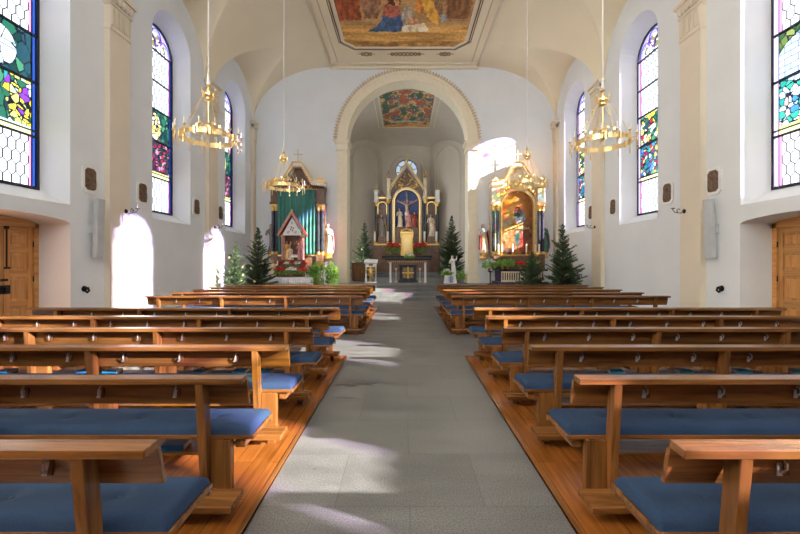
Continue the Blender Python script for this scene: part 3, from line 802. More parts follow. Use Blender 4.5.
    for s in (-1, 1):
        trim(MB().tube([(ARC_X+s*1.58, 19.0+0.5*k, vz(ARC_X+s*1.58, 19.0+0.5*k)-0.01) for k in range(13)], 0.05, 6), 'ivory')
        trim(MB().tube([(ARC_X+s*1.85, 19.0+0.5*k, vz(ARC_X+s*1.85, 19.0+0.5*k)-0.01) for k in range(13)], 0.03, 6), 'ivory')
    trim(MB().tube([(ARC_X+1.58*(k/10-1), 25.0+0.4*math.sqrt(max(0,1-(k/10-1)**2)), vz(ARC_X+1.58*(k/10-1), 25.0+0.4*math.sqrt(max(0,1-(k/10-1)**2)))-0.02) for k in range(21)], 0.05, 6), 'ivory')
M['g_plain'] = glass('pale_frosted_glass', lambda nt: (0.9, 0.9, 0.9, 1))
chancel()

# ---- wooden floors under the pews
def deck(x0, x1, y0, y1, inner):
    struct(MB().box(x0, x1, y0, y1, 0.0, 0.022).build('wooden_floor', 'parquet'))
    w = 0.035
    m = MB()
    xi = x1 if inner > 0 else x0
    m.box(xi-w if inner > 0 else xi, xi if inner > 0 else xi+w, y0-0.001, y1+0.001, 0.0, 0.028)
    trim(m, 'wood_y', bevel=0.004)
    trim(MB().box(x0, x1, y1, y1+0.03, 0, 0.026), 'wood_x'); trim(MB().box(x0, x1, y0-0.03, y0, 0, 0.026), 'wood_x')
deck(-6.75, -1.0, -3.5, 6.49, 1); deck(1.07, 6.95, -3.5, 6.49, -1)
deck(-6.4, -0.93, 8.56, 13.6, 1); deck(1.09, 6.6, 8.56, 13.6, -1)
# ------------------------------------------------------------------ pews
def cushion_mesh(s, L, bx):
    m = MB(); nx, ny = 110, 12; x0, x1, y0, y1 = 0.012, L-0.012, 0.125, 0.505; zb = 0.432
    def z(x, y):
        e = min((x-x0), (x1-x), (y-y0), (y1-y)); h = 0.055*math.sqrt(max(0, 1-(1-min(1, e/0.045))**2)) if e > 0 else 0
        h += 0.006*math.sin(PI*(y-y0)/(y1-y0))
        for b in bx:
            d = math.hypot((x-b)/1.3, y-0.315)
            h -= 0.026*math.exp(-(d/0.042)**2)
        return zb+max(h, 0.0)
    xs = [x0+(x1-x0)*(0.5-0.5*math.cos(PI*min(1,max(0,i/nx)))) if False else x0+(x1-x0)*i/nx for i in range(nx+1)]
    xs = sorted(xs+[x0+0.008, x0+0.022, x1-0.008, x1-0.022]+[b+q for b in bx for q in (-0.03,-0.012,0.012,0.03)])
    ys = [y0, y0+0.006, y0+0.02, y0+0.045]+[y0+0.045+(y1-y0-0.09)*k/10 for k in range(1,10)]+[y1-0.045, y1-0.02, y1-0.006, y1]
    vs = [(s*x, y, z(x, y)) for x in xs for y in ys]; n = len(ys); k = len(vs)
    fs = [(i*n+j,(i+1)*n+j,(i+1)*n+j+1,i*n+j+1) for i in range(len(xs)-1) for j in range(n-1)]
    m.add(vs, fs if s > 0 else [tuple(reversed(f)) for f in fs])
    a = 0.012
    m.add([(s*x0,y0,zb),(s*x1,y0,zb),(s*x1,y1,zb),(s*x0,y1,zb)], [(0,1,2,3)])
    return m
def make_pew(s, L, posts, kneel=True):
    r = empty('pew')
    def bx(m, x0, x1, *a): q = sorted((s*x0, s*x1)); m.box(q[0], q[1], *a); return m
    ins = 0.035 if kneel and L > 5.1 else 0.02
    MB().prism([(0.0,0.836),(0.096,0.840),(0.096,0.880),(0.0,0.876)], *sorted((s*ins, s*L)), axis='x').build('book_ledge', 'wood_x', r, bevel=0.004)
    MB().prism([(0.089,0.84),(0.113,0.84),(0.155,0.655),(0.131,0.655)], *sorted((s*ins, s*L)), axis='x').build('backboard', 'wood_x', r, bevel=0.003)
    for p in posts:
        MB().prism([(0.005,0.837),(0.088,0.837),(0.16,0.0),(0.08,0.0)], *sorted((s*(p-0.028), s*(p+0.028))), axis='x').build('post', 'wood_z', r, bevel=0.004)
        m = MB(); bx(m, p-0.175, p-0.03, 0.105, 0.165, 0.0, 0.402); m.build('pedestal', 'wood_z', r, bevel=0.004)
        m = MB(); bx(m, p-0.26, p-0.19, 0.15, 0.46, 0.33, 0.402); m.build('seat_bearer', 'wood_y', r, bevel=0.003)
    m = MB(); bx(m, 0, L, 0.12, 0.512, 0.402, 0.432); bx(m, 0.0, L, 0.475, 0.512, 0.375, 0.402); m.build('seat', 'wood_x', r, bevel=0.004)
    bxs = [0.38+0.56*k for k in range(int((L-0.3)/0.56))]
    c = cushion_mesh(s, L, bxs).build('cushion', 'cushion', r, smooth=True)
    b0 = None
    for q in bxs:
        if b0 is None: b0 = MB().ball((0,0,0), (0.011,0.011,0.005), 8).build('button', 'button', c, smooth=True); b = b0
        else: b = b0.copy(); col.objects.link(b); b.parent = c
        b.location = (s*q, 0.315, 0.470)
    m = MB(); bx(m, 0.3, L-0.3, 0.24, 0.46, 0.225, 0.24); m.build('book_shelf', 'wood_x', r)
    if kneel:
        m = MB(); bx(m, 0.0, L, -0.245, -0.045, 0.108, 0.15); m.build('kneeler', 'wood_x', r, bevel=0.005)
        for q in (0.13, 1.7, 3.3, L-0.16):
            m = MB(); bx(m, q-0.03, q+0.03, -0.12, -0.06, 0.0, 0.108); bx(m, q-0.02, q+0.02, -0.06, 0.24, 0.045, 0.09) if False else None
            m.build('kneeler_leg', 'wood_z', r)
    h0 = None
    q = 0.55; k = 0
    while q < L-0.25:
        if h0 is None:
            h = MB().prism([(-0.022,-0.045),(0.004,-0.045),(0.022,0.045),(-0.004,0.045)], -0.004, 0.0)
            h.tube([(0.0,-0.004,0.03),(0.004,-0.022,0.034),(0.007,-0.034,0.014),(0.005,-0.03,-0.01),(0,-0.014,-0.026),(0,-0.004,-0.03)], 0.0055, 6)
            h0 = h.build('hook', 'steel', r); hh = h0
            MB().box(0.012, 0.032, -0.012, 0.0, -0.042, 0.05).build('clip', 'darkwood', hh)
        else: hh = copy_tree(h0, r)
        hh.location = (s*q, 0.107, 0.755); hh.rotation_euler = (-0.22, 0, 0); q += 0.545
    return r
pBL = make_pew(-1, 5.42, [0.335, 1.92, 3.48, 4.92])
pBR = make_pew(1, 5.42, [0.31, 1.90, 3.47, 4.92])
pFL = make_pew(-1, 5.06, [0.30, 1.80, 3.29, 4.76])
pFR = make_pew(1, 5.08, [0.30, 1.80, 3.29, 4.76])
rowsB = [1.60, 2.56, 3.51, 4.46, 5.41, 6.37]; rowsF = [8.55, 9.50, 10.45, 11.40, 12.35]
RB = ['nearest the camera', 'second from the camera', 'third from the camera', 'fourth from the camera', 'fifth from the camera', 'last before the cross aisle']
RF = ['first beyond the cross aisle', 'second beyond the cross aisle', 'third beyond the cross aisle', 'fourth beyond the cross aisle', 'frontmost, nearest the altars']
for src, X, rows, words, side in ((pBL, -1.09, rowsB, RB, 'left'), (pBR, 1.18, rowsB, RB, 'right'), (pFL, -0.95, rowsF, RF, 'left'), (pFR, 1.09, rowsF, RF, 'right')):
    for i, Y in enumerate(rows):
        p = src if i == 0 else copy_tree(src)
        p.location = (X, Y, 0.0 if (Y == 6.37 and False) else 0.002)
        tag(p, 'wooden pew with blue cushion %s of the aisle, %s' % (side, words[i]), 'pew', 'wooden pews along the central aisle')
# blue hymn books on the shelves under the seats
def book(mat):
    r = empty('hymn_book')
    MB().box(-0.085, 0.085, -0.065, 0.065, 0.0, 0.005).box(-0.085, 0.085, -0.065, 0.065, 0.04, 0.045).box(-0.085, 0.085, -0.068, -0.06, 0.0, 0.045).build('cover', mat, r, bevel=0.002)
    MB().box(-0.080, 0.088, -0.062, 0.06, 0.005, 0.04).build('pages', 'page', r)
    return r
bks = [(-1.80, 0, 'under the second left pew, close to its post')]
lx = [(-5.15,'at the left edge of the photo'),(-4.12,'second from the photo edge'),(-3.78,'third from the photo edge'),(-2.62,'third from the aisle'),(-2.12,'second from the aisle'),(-1.80,'nearest the aisle')]
b1 = book('bookblue'); b2 = book('bookcyan'); first = {id(b1): True, id(b2): True}
def put_book(src, x, y, rz, label):
    b = src if first[id(src)] else copy_tree(src); first[id(src)] = False
    b.location = (x, y, 0.2425); b.rotation_euler = (0,0,rz); tag(b, label, 'book', 'hymn books under the pews')
put_book(b1, -1.78, 2.56+0.33, 0.1, 'blue hymn book on the shelf under the second left pew')
for i, (x, w) in enumerate(lx): put_book(b1, x, 4.46+0.34, random.uniform(-0.3,0.3), 'blue hymn book under the fourth left pew, '+w)
rx = [(2.74,'nearest the aisle'),(3.62,'second from the aisle'),(4.38,'third from the aisle'),(5.08,'farthest from the aisle')]
for x, w in rx: put_book(b2, x, 4.46+0.34, random.uniform(-0.2,0.2), 'cyan hymn book under the fourth right pew, '+w)

# ------------------------------------------------------------------ things on the side walls
def plaque(X, s, y, z, label, sc_=1.0):
    r = empty('station_plaque', (X, y, z)); g = -s
    def oc(w, h, c): return [(-w+c,-h),(w-c,-h),(w,-h+c),(w,h-c),(w-c,h),(-w+c,h),(-w,h-c),(-w,-h+c)]
    MB().prism(oc(0.225,0.335,0.09), *sorted((0.0, g*0.035)), axis='x').build('frame', 'white', r, bevel=0.008)
    m = MB().prism(oc(0.150,0.255,0.065), *sorted((g*0.035, g*0.045)), axis='x')
    rnd = random.Random(int(y*100))
    # a relief of standing figures around a cross
    for k in range(3):
        yy = -0.10+0.10*k+rnd.uniform(-.015,.015); h = rnd.uniform(0.02, 0.08)
        m.ball((g*0.055, yy, -0.10), (0.014,0.035,0.13+h/2), 8); m.ball((g*0.058, yy, 0.07+h), (0.014,0.022,0.028), 8)
    m.box(*sorted((g*0.045, g*0.058)), -0.012+0.02, 0.012+0.02, -0.1, 0.25); m.box(*sorted((g*0.045, g*0.058)), -0.10, 0.13, 0.15, 0.172)
    m.build('relief', 'bronze', r, smooth=False)
    tag(r, label, 'plaque', 'bronze station reliefs on the side walls')
for X, s, lst in ((XL, -1, [(8.66,'left'),(10.39,'left'),(13.1,'left'),(14.8,'left')]), (XR, 1, [(8.86,'right'),(10.4,'right'),(13.1,'right'),(14.65,'right')])):
    for k, (y, w) in enumerate(lst):
        plaque(X, s, y, 3.6, 'eight-sided bronze relief in white frame on the %s wall, %s' % (w, ['nearest the camera','second from the camera','third from the camera','farthest from the camera'][k]))
def speaker(X, s, y, label):
    r = empty('column_speaker', (X, y, 2.45)); g = -s
    MB().prism([(0.05,0.0),(0.13,-0.0),(0.13,0.02),(0.05,0.02)], -0.03, 0.03, axis='y', mat=Matrix.Scale(g,4,(1,0,0))).prism([(0.0,-0.1),(0.07,-0.1),(0.07,0.1),(0.0,0.1)], -0.05, 0.05, axis='y', mat=Matrix.Scale(g,4,(1,0,0))).build('bracket', 'grey', r)
    b = MB().prism([(0.10,-0.70),(0.20,-0.70),(0.25,0.70),(0.15,0.70)], -0.11, 0.11, axis='y', mat=Matrix.Scale(g,4,(1,0,0))).build('housing', 'grey', r, bevel=0.01)
    MB().prism([(0.200,-0.66),(0.206,-0.66),(0.253,0.64),(0.247,0.64)], -0.09, 0.09, axis='y', mat=Matrix.Scale(g,4,(1,0,0))).build('grille', 'grey', r)
    tag(r, label, 'loudspeaker', 'column loudspeakers on the side walls')
speaker(XL, -1, 8.72, 'tall light grey column loudspeaker tilted off the left wall beside the pilaster')
speaker(XR, 1, 8.78, 'tall light grey column loudspeaker tilted off the right wall beside the pilaster')
def sconce(X, s, y, z, label):
    r = empty('candle_sconce', (X, y, z)); g = -s
    MB().lathe([(0.0,0.0),(0.06,0.005),(0.05,0.02),(0.0,0.025)], 12, mat=Matrix.Rotation(g*PI/2,4,'Y')).build('backplate', 'iron', r)
    m = MB().tube([(g*0.02,0,0),(g*0.09,0,-0.05),(g*0.17,0,-0.04),(g*0.20,0,0.03),(g*0.15,0,0.07),(g*0.12,0,0.03)], 0.009, 6)
    m.tube([(g*0.17,0,-0.04),(g*0.25,0,-0.03),(g*0.30,0,0.03),(g*0.30,0,0.06)], 0.009, 6)
    m.lathe([(0.01,0),(0.045,0.01),(0.05,0.02),(0.015,0.022)], 10, (g*0.30,0,0.055)); m.build('arm', 'iron', r)
    MB().lathe([(0.013,0),(0.013,0.09),(0.003,0.095)], 8, (g*0.30,0,0.077)).build('candle', 'wax', r)
    tag(r, label, 'sconce', 'iron wall sconces on the pilasters')
sconce(XL+0.14, -1, 9.62, 2.98, 'black scrolled iron candle sconce on the near left pilaster')
sconce(XR-0.14, 1, 9.62, 2.98, 'black scrolled iron candle sconce on the near right pilaster')
sconce(XL+0.14, -1, 14.13, 2.98, 'black scrolled iron candle sconce on the far left pilaster')
sconce(XR-0.14, 1, 14.13, 2.98, 'black scrolled iron candle sconce on the far right pilaster')
def stoup(X, s, y, label):
    r = empty('door_catch', (X, y, 1.05)); g = -s
    MB().lathe([(0.0,0.0),(0.07,0.003),(0.06,0.03),(0.0,0.035)], 14, mat=Matrix.Rotation(g*PI/2,4,'Y')).build('plate', 'iron', r)
    MB().tube([(g*0.03,0,0.03),(g*0.10,0,0.02),(g*0.12,0,-0.05),(g*0.08,0,-0.09),(g*0.04,0,-0.05)], 0.022, 8).build('loop', 'iron', r, smooth=True)
    tag(r, label, 'wall fitting', 'small black iron fittings beside the doors')
stoup(XL, -1, 8.52, 'small black iron fitting on the left wall between door and pilaster')
stoup(XR, 1, 8.65, 'small black iron fitting on the right wall between door and pilaster')

# ------------------------------------------------------------------ chandeliers
def chandelier():
    r = empty('chandelier'); R = 0.56
    # origin at the level of the ring
    MB().tube([(0,0,1.28),(0,0,8.0)], 0.012, 6).build('cable', 'white', r)
    MB().lathe([(0.012,0.32),(0.03,0.1),(0.05,0.0),(0.03,-0.02)], 12, (0,0,1.22)).build('cable_cap', 'white', r, smooth=True)
    u = MB().lathe([(0.05,0.0),(0.085,0.02),(0.085,0.05),(0.06,0.06),(0.1,0.12),(0.1,0.15),(0.04,0.17),(0.03,0.3),(0.06,0.33),(0.03,0.37)], 12, (0,0,0.84))
    for k in range(6):
        a = k*PI/3; u.box(0.10, 0.13, -0.02, 0.02, 0.93, 1.02, Matrix.Rotation(a,4,'Z')); u.tube([(0.12*math.cos(a),0.12*math.sin(a),1.0),(0.16*math.cos(a),0.16*math.sin(a),1.05),(0.15*math.cos(a),0.15*math.sin(a),1.10)], 0.008, 5)
    u.build('upper_crown', 'brass', r, smooth=False)
    MB().tube([(0,0,0.12),(0,0,0.86)], 0.014, 8).build('stem', 'brass', r)
    lb = MB().ball((0,0,0.24), 0.10, 14).lathe([(0.02,-0.10),(0.05,-0.06),(0.12,0.0),(0.05,0.03)], 12, (0,0,0.14))
    for k in range(6):
        a = k*PI/3+0.3; lb.tube([(0.06*math.cos(a),0.06*math.sin(a),0.2),(0.2*math.cos(a),0.2*math.sin(a),0.17),(0.24*math.cos(a),0.24*math.sin(a),0.27)], 0.01, 5); lb.box(0.21,0.26,-0.03,0.03,0.24,0.30,Matrix.Rotation(a,4,'Z'))
    lb.build('lower_crown', 'brass', r)
    for k in range(6):
        a = k*PI/3+PI/12; ch = MB(); p0 = Vector((0.10*math.cos(a),0.10*math.sin(a),0.98)); p1 = Vector((R*math.cos(a),R*math.sin(a),0.09))
        n = 15
        for i in range(n):
            c = p0.lerp(p1, i/n); d = p0.lerp(p1, (i+0.8)/n); ch.tube([c, c.lerp(d,0.5)+Vector((0,0,-0.006)), d], [0.004,0.012,0.004], 5)
        ch.build('chain', 'brass', r)
    ring = MB()
    for k in range(12):     # pierced plates between the candle arms
        a0, a1 = k*PI/6+0.09, (k+1)*PI/6-0.09
        for za, zb in ((-0.055,-0.040),(0.040,0.055)):
            vs = []; fs = []
            for i in range(7):
                a = a0+(a1-a0)*i/6
                for rr, zz in ((R,za),(R+0.012,za),(R+0.012,zb),(R,zb)): vs.append((rr*math.cos(a),rr*math.sin(a),zz))
            for i in range(6):
                for q in range(4): fs.append((i*4+q,i*4+(q+1)%4,(i+1)*4+(q+1)%4,(i+1)*4+q))
            ring.add(vs, fs)
        for j in range(4):
            a = a0+(a1-a0)*(j+0.5)/4
            if j % 1 == 0: ring.box(R-0.004, R+0.012, -0.028, 0.028, -0.042, 0.042, Matrix.Rotation(a,4,'Z'))
        ring.box(R-0.02, R+0.02, -0.02, 0.02, -0.075, 0.075, Matrix.Rotation(k*PI/6,4,'Z'))
    for rr, z in ((R+0.004, 0.0),): ring.tube([(rr*math.cos(a*PI/24),rr*math.sin(a*PI/24),z) for a in range(48)], 0.006, 5, closed=True)
    ring.build('ring', 'brass', r)
    a0_ = None
    for k in range(14):
        if a0_ is None:
            arm = MB().tube([(R,0,0),(R+0.13,0,0.0)], 0.009, 6); arm.tube([(R+0.12,0,-0.18),(R+0.12,0,0.06)], 0.012, 8); arm.lathe([(0.012,0),(0.034,0.02),(0.034,0.028),(0.012,0.03)], 10, (R+0.12,0,0.06)); arm.ball((R+0.12,0,-0.19), 0.018, 8)
            a0_ = arm.build('candle_arm', 'brass', r, smooth=True); b = a0_
            MB().lathe([(0.015,0),(0.015,0.14),(0.004,0.16)], 8, (R+0.12,0,0.09)).build('candle', 'wax', b)
        else: b = copy_tree(a0_, r)
        b.rotation_euler = (0,0,k*PI/7)
    return r
c0 = chandelier()
for i, (x, y, z, w) in enumerate(((-3.86,7.3,4.12,'left of the aisle, nearer the camera'),(3.92,7.3,4.02,'right of the aisle, nearer the camera'),(-3.83,11.8,4.05,'in front of the left altar'),(3.93,11.8,4.15,'in front of the right altar'))):
    c = c0 if i == 0 else copy_tree(c0)
    c.location = (x, y, z); c.rotation_euler = (0,0,0.13*i); c.scale = (0.87,0.87,0.87) if i < 2 else (0.93,0.93,0.93)
    tag(c, 'brass ring chandelier with candles hanging '+w, 'chandelier', 'brass ring chandeliers')

# ------------------------------------------------------------------ figures
def figure(name, loc, h, robe, cloak=None, rz=0.0, arms='fold', label=None, cat='statue', group=None, parent=None, hair='hair', halo=False, kneel=False, vox=None, crown=False, plinth=None):
    """A robed standing (or kneeling) figure of height h facing -y."""
    r = empty(name, loc, rz)
    if parent is not None: r.parent = parent
    H = h; vox = vox or max(0.006, h*0.012)
    b = MB()
    lean = -0.02*H
    if kneel: prof = [(0.20,0.0),(0.21,0.05),(0.19,0.16),(0.14,0.32),(0.115,0.48),(0.125,0.60),(0.14,0.70),(0.10,0.76),(0.045,0.79)]
    else: prof = [(0.145,0.0),(0.15,0.03),(0.135,0.15),(0.118,0.32),(0.105,0.48),(0.092,0.58),(0.105,0.68),(0.125,0.77),(0.10,0.82),(0.04,0.85)]
    n = 28; vs = []; fs = []
    for i, (q, z) in enumerate(prof):
        fold = 0.14*max(0, 1-z/0.55)
        for k in range(n):
            a = 2*PI*k/n; rr = q*H*(1+fold*math.sin(7*a+z*4)*0.9+0.05*math.sin(3*a+z*9))
            sy = 0.72
            vs.append((rr*math.cos(a)+0.03*H*math.sin(z*5), rr*math.sin(a)*sy-(0.05*H if kneel and z < 0.3 else 0), z*H))
    for i in range(len(prof)-1):
        for k in range(n): fs.append((i*n+k,i*n+(k+1)%n,(i+1)*n+(k+1)%n,(i+1)*n+k))
    fs.append(tuple(reversed(range(n)))); fs.append(tuple(range((len(prof)-1)*n, len(prof)*n)))
    b.add(vs, fs)
    zt = 0.79 if kneel else 0.85; sh = zt-0.07; sx = 0.03*H*math.sin(sh*5)
    hands = []
    for s in (-1, 1):
        S = (sx+s*0.115*H, 0, sh*H)
        if arms == 'fold' or (arms == 'one_up' and s < 0) or (arms == 'hold' and s > 0):
            E = (sx+s*0.16*H, -0.01*H, (sh-0.17)*H); W = (sx+s*0.03*H, -0.12*H, (sh-0.10)*H)
        elif arms == 'hold': E = (sx+s*0.17*H, -0.02*H, (sh-0.16)*H); W = (sx+s*0.12*H, -0.15*H, (sh-0.13)*H)
        elif arms == 'one_up': E = (sx+s*0.19*H, -0.03*H, (sh+0.01)*H); W = (sx+s*0.20*H, -0.06*H, (sh+0.17)*H)
        else: E = (sx+s*0.20*H, -0.03*H, (sh-0.10)*H); W = (sx+s*0.25*H, -0.12*H, (sh-0.02)*H)
        b.tube([S, E, W], [0.042*H, 0.04*H, 0.028*H], 8); hands.append(W)
    body = b.build('robe', robe, r, remesh=vox)
    hm = MB(); hx = 0.03*H*math.sin(zt*5)
    hm.tube([(hx,0,(zt-0.03)*H),(hx,-0.005*H,(zt+0.03)*H)], 0.028*H, 8); hm.ball((hx,-0.012*H,(zt+0.075)*H), (0.046*H,0.055*H,0.066*H), 12)
    hm.ball((hx,-0.068*H,(zt+0.068)*H), (0.009*H,0.014*H,0.014*H), 6)
    hm.build('head', 'flesh', r, remesh=vox*0.8)
    for w in hands:      # palm, four fingers and a thumb
        q = MB(); q.ball((w[0], w[1]-0.010*H, w[2]), (0.018*H,0.016*H,0.020*H), 8)
        for k in range(4):
            fx = w[0]+(-0.0135+0.009*k)*H; q.tube([(fx, w[1]-0.012*H, w[2]+0.008*H), (fx, w[1]-0.028*H, w[2]+(0.020-0.002*abs(k-1.5))*H), (fx, w[1]-0.036*H, w[2]+0.034*H)], [0.0052*H,0.0048*H,0.0035*H], 6)
        q.tube([(w[0]+0.014*H, w[1]-0.010*H, w[2]), (w[0]+0.026*H, w[1]-0.022*H, w[2]+0.014*H)], [0.006*H,0.004*H], 6)
        q.build('hand', 'flesh', r, smooth=True)
    hr = MB(); hr.ball((hx,0.012*H,(zt+0.088)*H), (0.055*H,0.052*H,0.066*H), 12); hr.ball((hx,0.035*H,(zt+0.03)*H), (0.05*H,0.03*H,0.07*H), 10)
    hr.build('hair', hair, r, smooth=True)
    if cloak:
        c = MB(); n = 18; vs = []; fs = []
        lv = [(0.13,zt-0.04),(0.15,zt-0.10),(0.165,zt-0.3),(0.17,0.3),(0.175,0.12)]
        for q, z in lv:
            for rr in (1.0, 0.86):
                for k in range(n+1):
                    a = -0.35+(PI+0.7)*k/n; w = 1+0.06*math.sin(9*a+z*6)
                    vs.append((q*H*rr*w*math.cos(a)+0.03*H*math.sin(z*5), q*H*rr*w*math.sin(a)*0.85+0.01*H, z*H))
        L = 2*(n+1)
        for i in range(len(lv)-1):
            for k in range(n):
                fs.append((i*L+k,i*L+k+1,(i+1)*L+k+1,(i+1)*L+k)); fs.append((i*L+n+1+k,(i+1)*L+n+1+k,(i+1)*L+n+2+k,i*L+n+2+k))
            for e in (0, n): fs.append((i*L+e,(i+1)*L+e,(i+1)*L+n+1+e,i*L+n+1+e))
        for k in range(n): fs.append((k,n+1+k,n+2+k,k+1)); q = (len(lv)-1)*L; fs.append((q+k,q+k+1,q+n+2+k,q+n+1+k))
        c.add(vs, fs).build('cloak', cloak, r, smooth=True)
    if halo: MB().tube([(hx+0.085*H*math.cos(a*PI/10), 0.05*H, (zt+0.10)*H+0.085*H*math.sin(a*PI/10)) for a in range(20)], 0.008*H, 5, closed=True).build('halo', 'gold', r)
    if crown: MB().lathe([(0.045*H,0),(0.05*H,0.0),(0.062*H,0.06*H),(0.055*H,0.06*H)], 10, (hx,0,(zt+0.115)*H)).build('crown', 'gold', r)
    if plinth: MB().lathe([(0.14*H,-plinth),(0.15*H,-plinth*0.8),(0.12*H,-plinth*0.5),(0.15*H,-plinth*0.15),(0.16*H,0)], 8).build('bracket', 'robe_gold', r)
    if label and parent is None: tag(r, label, cat, group)
    elif label: r['label'] = label
    return r

# ------------------------------------------------------------------ plants
def conifer(loc, h, rad, label, seed, dens=1.0, stars=0, mat='needle'):
    rnd = random.Random(seed)
    r = empty('fir_tree', loc)
    MB().tube([(0,0,0),(0.01,0,h*0.5),(0,0,h*0.98)], [0.035,0.025,0.006], 8).build('trunk', 'bark', r)
    st = MB().lathe([(0.16,0),(0.18,0.02),(0.05,0.06),(0.045,0.14)], 12).build('stand', 'iron', r)
    m = MB(); tw = MB(); tips = []
    nl = int(h/0.12); swell = [rnd.uniform(0.8,1.12) for _ in range(9)]
    for i in range(nl):
        t = i/(nl-1); z = h*(0.06+0.90*t); L = rad*(1-t)**0.85*rnd.uniform(0.75,1.15)+0.05
        nb = max(5, int((11-5*t)*dens))
        a0 = rnd.uniform(0, 6.28)
        for k in range(nb):
            a = a0+2*PI*k/nb+rnd.uniform(-.35,.35); l = L*rnd.uniform(0.55,1.22)*swell[int(4.5+4*math.cos(a+t*3))]; up = rnd.uniform(0.15,0.6)+0.35*t-0.15*(1-t)
            base = Vector((0,0,z+rnd.uniform(-.06,.06))); dirv = Vector((math.cos(a),math.sin(a),up)).normalized()
            tip = base+dirv*l+Vector((0,0,0.08*l)); tips.append(tip)
            tw.tube([base, base.lerp(tip,0.5)+Vector((0,0,-0.03*l)), tip], [0.008,0.005,0.002], 4)
            segs = [(base.lerp(tip,0.12), tip)]
            ns = max(2, int(l/0.075))
            side = Vector((-math.sin(a), math.cos(a), 0))
            for j in range(ns):
                q = (j+0.7)/ns
                for sg in (-1, 1):
                    p = base.lerp(tip, q*0.92+0.05); d = (dirv*0.75+side*sg*0.8+Vector((0,0,rnd.uniform(-.15,.2)))).normalized()
                    segs.append((p, p+d*l*0.42*(1-q*0.65)))
            for p, q in segs:       # needles around every twig
                ln = (q-p).length; n = max(3, int(ln/0.02)); d = (q-p)/max(ln,1e-6)
                u = d.orthogonal().normalized(); w = d.cross(u)
                for e in range(n):
                    c = p.lerp(q, (e+0.5)/n); an = rnd.uniform(0,6.28); o = (u*math.cos(an)+w*math.sin(an)); nl_ = rnd.uniform(0.025, 0.048)
                    e1 = c+o*nl_+d*nl_*0.8; e2 = c-o*nl_+d*nl_*0.8; wd = d*0.011
                    m.add([c-wd, c+wd, e1], [(0,1,2)]); m.add([c-wd, c+wd, e2], [(0,1,2)])
    m.build('foliage', mat, r)
    tw.build('branches', 'bark', r)
    for _ in range(stars):
        p = rnd.choice(tips)*1.0; s_ = MB()
        for k in range(4):
            a = k*PI/4; s_.box(-0.045,0.045,-0.003,0.003,-0.006,0.006, Matrix.Translation(p+Vector((0,-0.01,-0.03)))@Matrix.Rotation(a,4,'Y'))
        s_.build('straw_star', 'straw', r)
    return tag(r, label, 'tree', 'fir trees beside the altars')
def leafy(loc, h, rad, label, seed, pot=True, mat='needle2', flower=None, nfl=0, n=260, cat='plant', name='potted_plant', group=None, potmat='pot', ps=0.07):
    rnd = random.Random(seed); r = empty(name, loc); pz = 0.0
    if pot:
        MB().lathe([(ps*0.75,0),(ps,0.10),(ps*1.1,0.12),(ps*0.9,0.12)], 14).build('pot', potmat, r, smooth=False); pz = 0.11
    m = MB()
    for i in range(n):
        a = rnd.uniform(0,6.28); u = rnd.uniform(0.15,1)**0.6; z = pz+h*rnd.uniform(0.05,1)*(1-0.45*u*u)
        c = Vector((rad*u*math.cos(a), rad*u*math.sin(a), z)); d = Vector((math.cos(a)*rnd.uniform(.3,1),math.sin(a)*rnd.uniform(.3,1),rnd.uniform(-.3,1))).normalized()
        L = rnd.uniform(0.05,0.09)*min(1.6, max(0.8, rad/0.18)); w = d.orthogonal().normalized()*L*0.25; nrm = d.cross(w).normalized()*L*0.08
        m.add([c, c+d*L*0.5+w-nrm, c+d*L, c+d*L*0.5-w-nrm, c+d*L*0.5+nrm], [(0,1,4),(1,2,4),(2,3,4),(3,0,4)])
    for i in range(14):
        a = rnd.uniform(0,6.28); u = rnd.uniform(0,.6); m.tube([(0,0,pz*0.9),(rad*u*math.cos(a)*.5,rad*u*math.sin(a)*.5,pz+h*.4),(rad*u*math.cos(a),rad*u*math.sin(a),pz+h*.75)], 0.004, 4)
    m.build('leaves', mat, r)
    if flower:
        f = MB()
        for i in range(nfl):
            a = rnd.uniform(0,6.28); u = rnd.uniform(0,1)**0.6; c = Vector((rad*u*math.cos(a), rad*u*math.sin(a), pz+h*(1-0.35*u*u)))
            for k in range(6):
                b = k*PI/3+rnd.uniform(-.2,.2); d = Vector((math.cos(b),math.sin(b)*0.5-0.3,rnd.uniform(-.5,.6))).normalized()*0.085; w = Vector((-math.sin(b),math.cos(b)*0.3,0.8))*0.028
                f.add([c, c+d*0.6+w, c+d, c+d*0.6-w], [(0,1,2,3)])
        f.build('flowers', flower, r)
    return tag(r, label, cat, group)
def candle(loc, h, rad, label, group, stick='brass', sh=0.12):
    r = empty('altar_candle', loc)
    MB().lathe([(rad*1.6,0),(rad*1.7,0.012),(rad*0.5,0.03),(rad*0.5,sh*0.45),(rad*0.9,sh*0.5),(rad*0.5,sh*0.6),(rad*0.6,sh*0.85),(rad*1.5,sh*0.95),(rad*1.5,sh)], 12).build('candlestick', stick, r, smooth=False)
    MB().lathe([(rad,sh),(rad,sh+h),(rad*0.3,sh+h+0.01)], 12).build('wax', 'wax', r)
    return tag(r, label, 'candle', group)
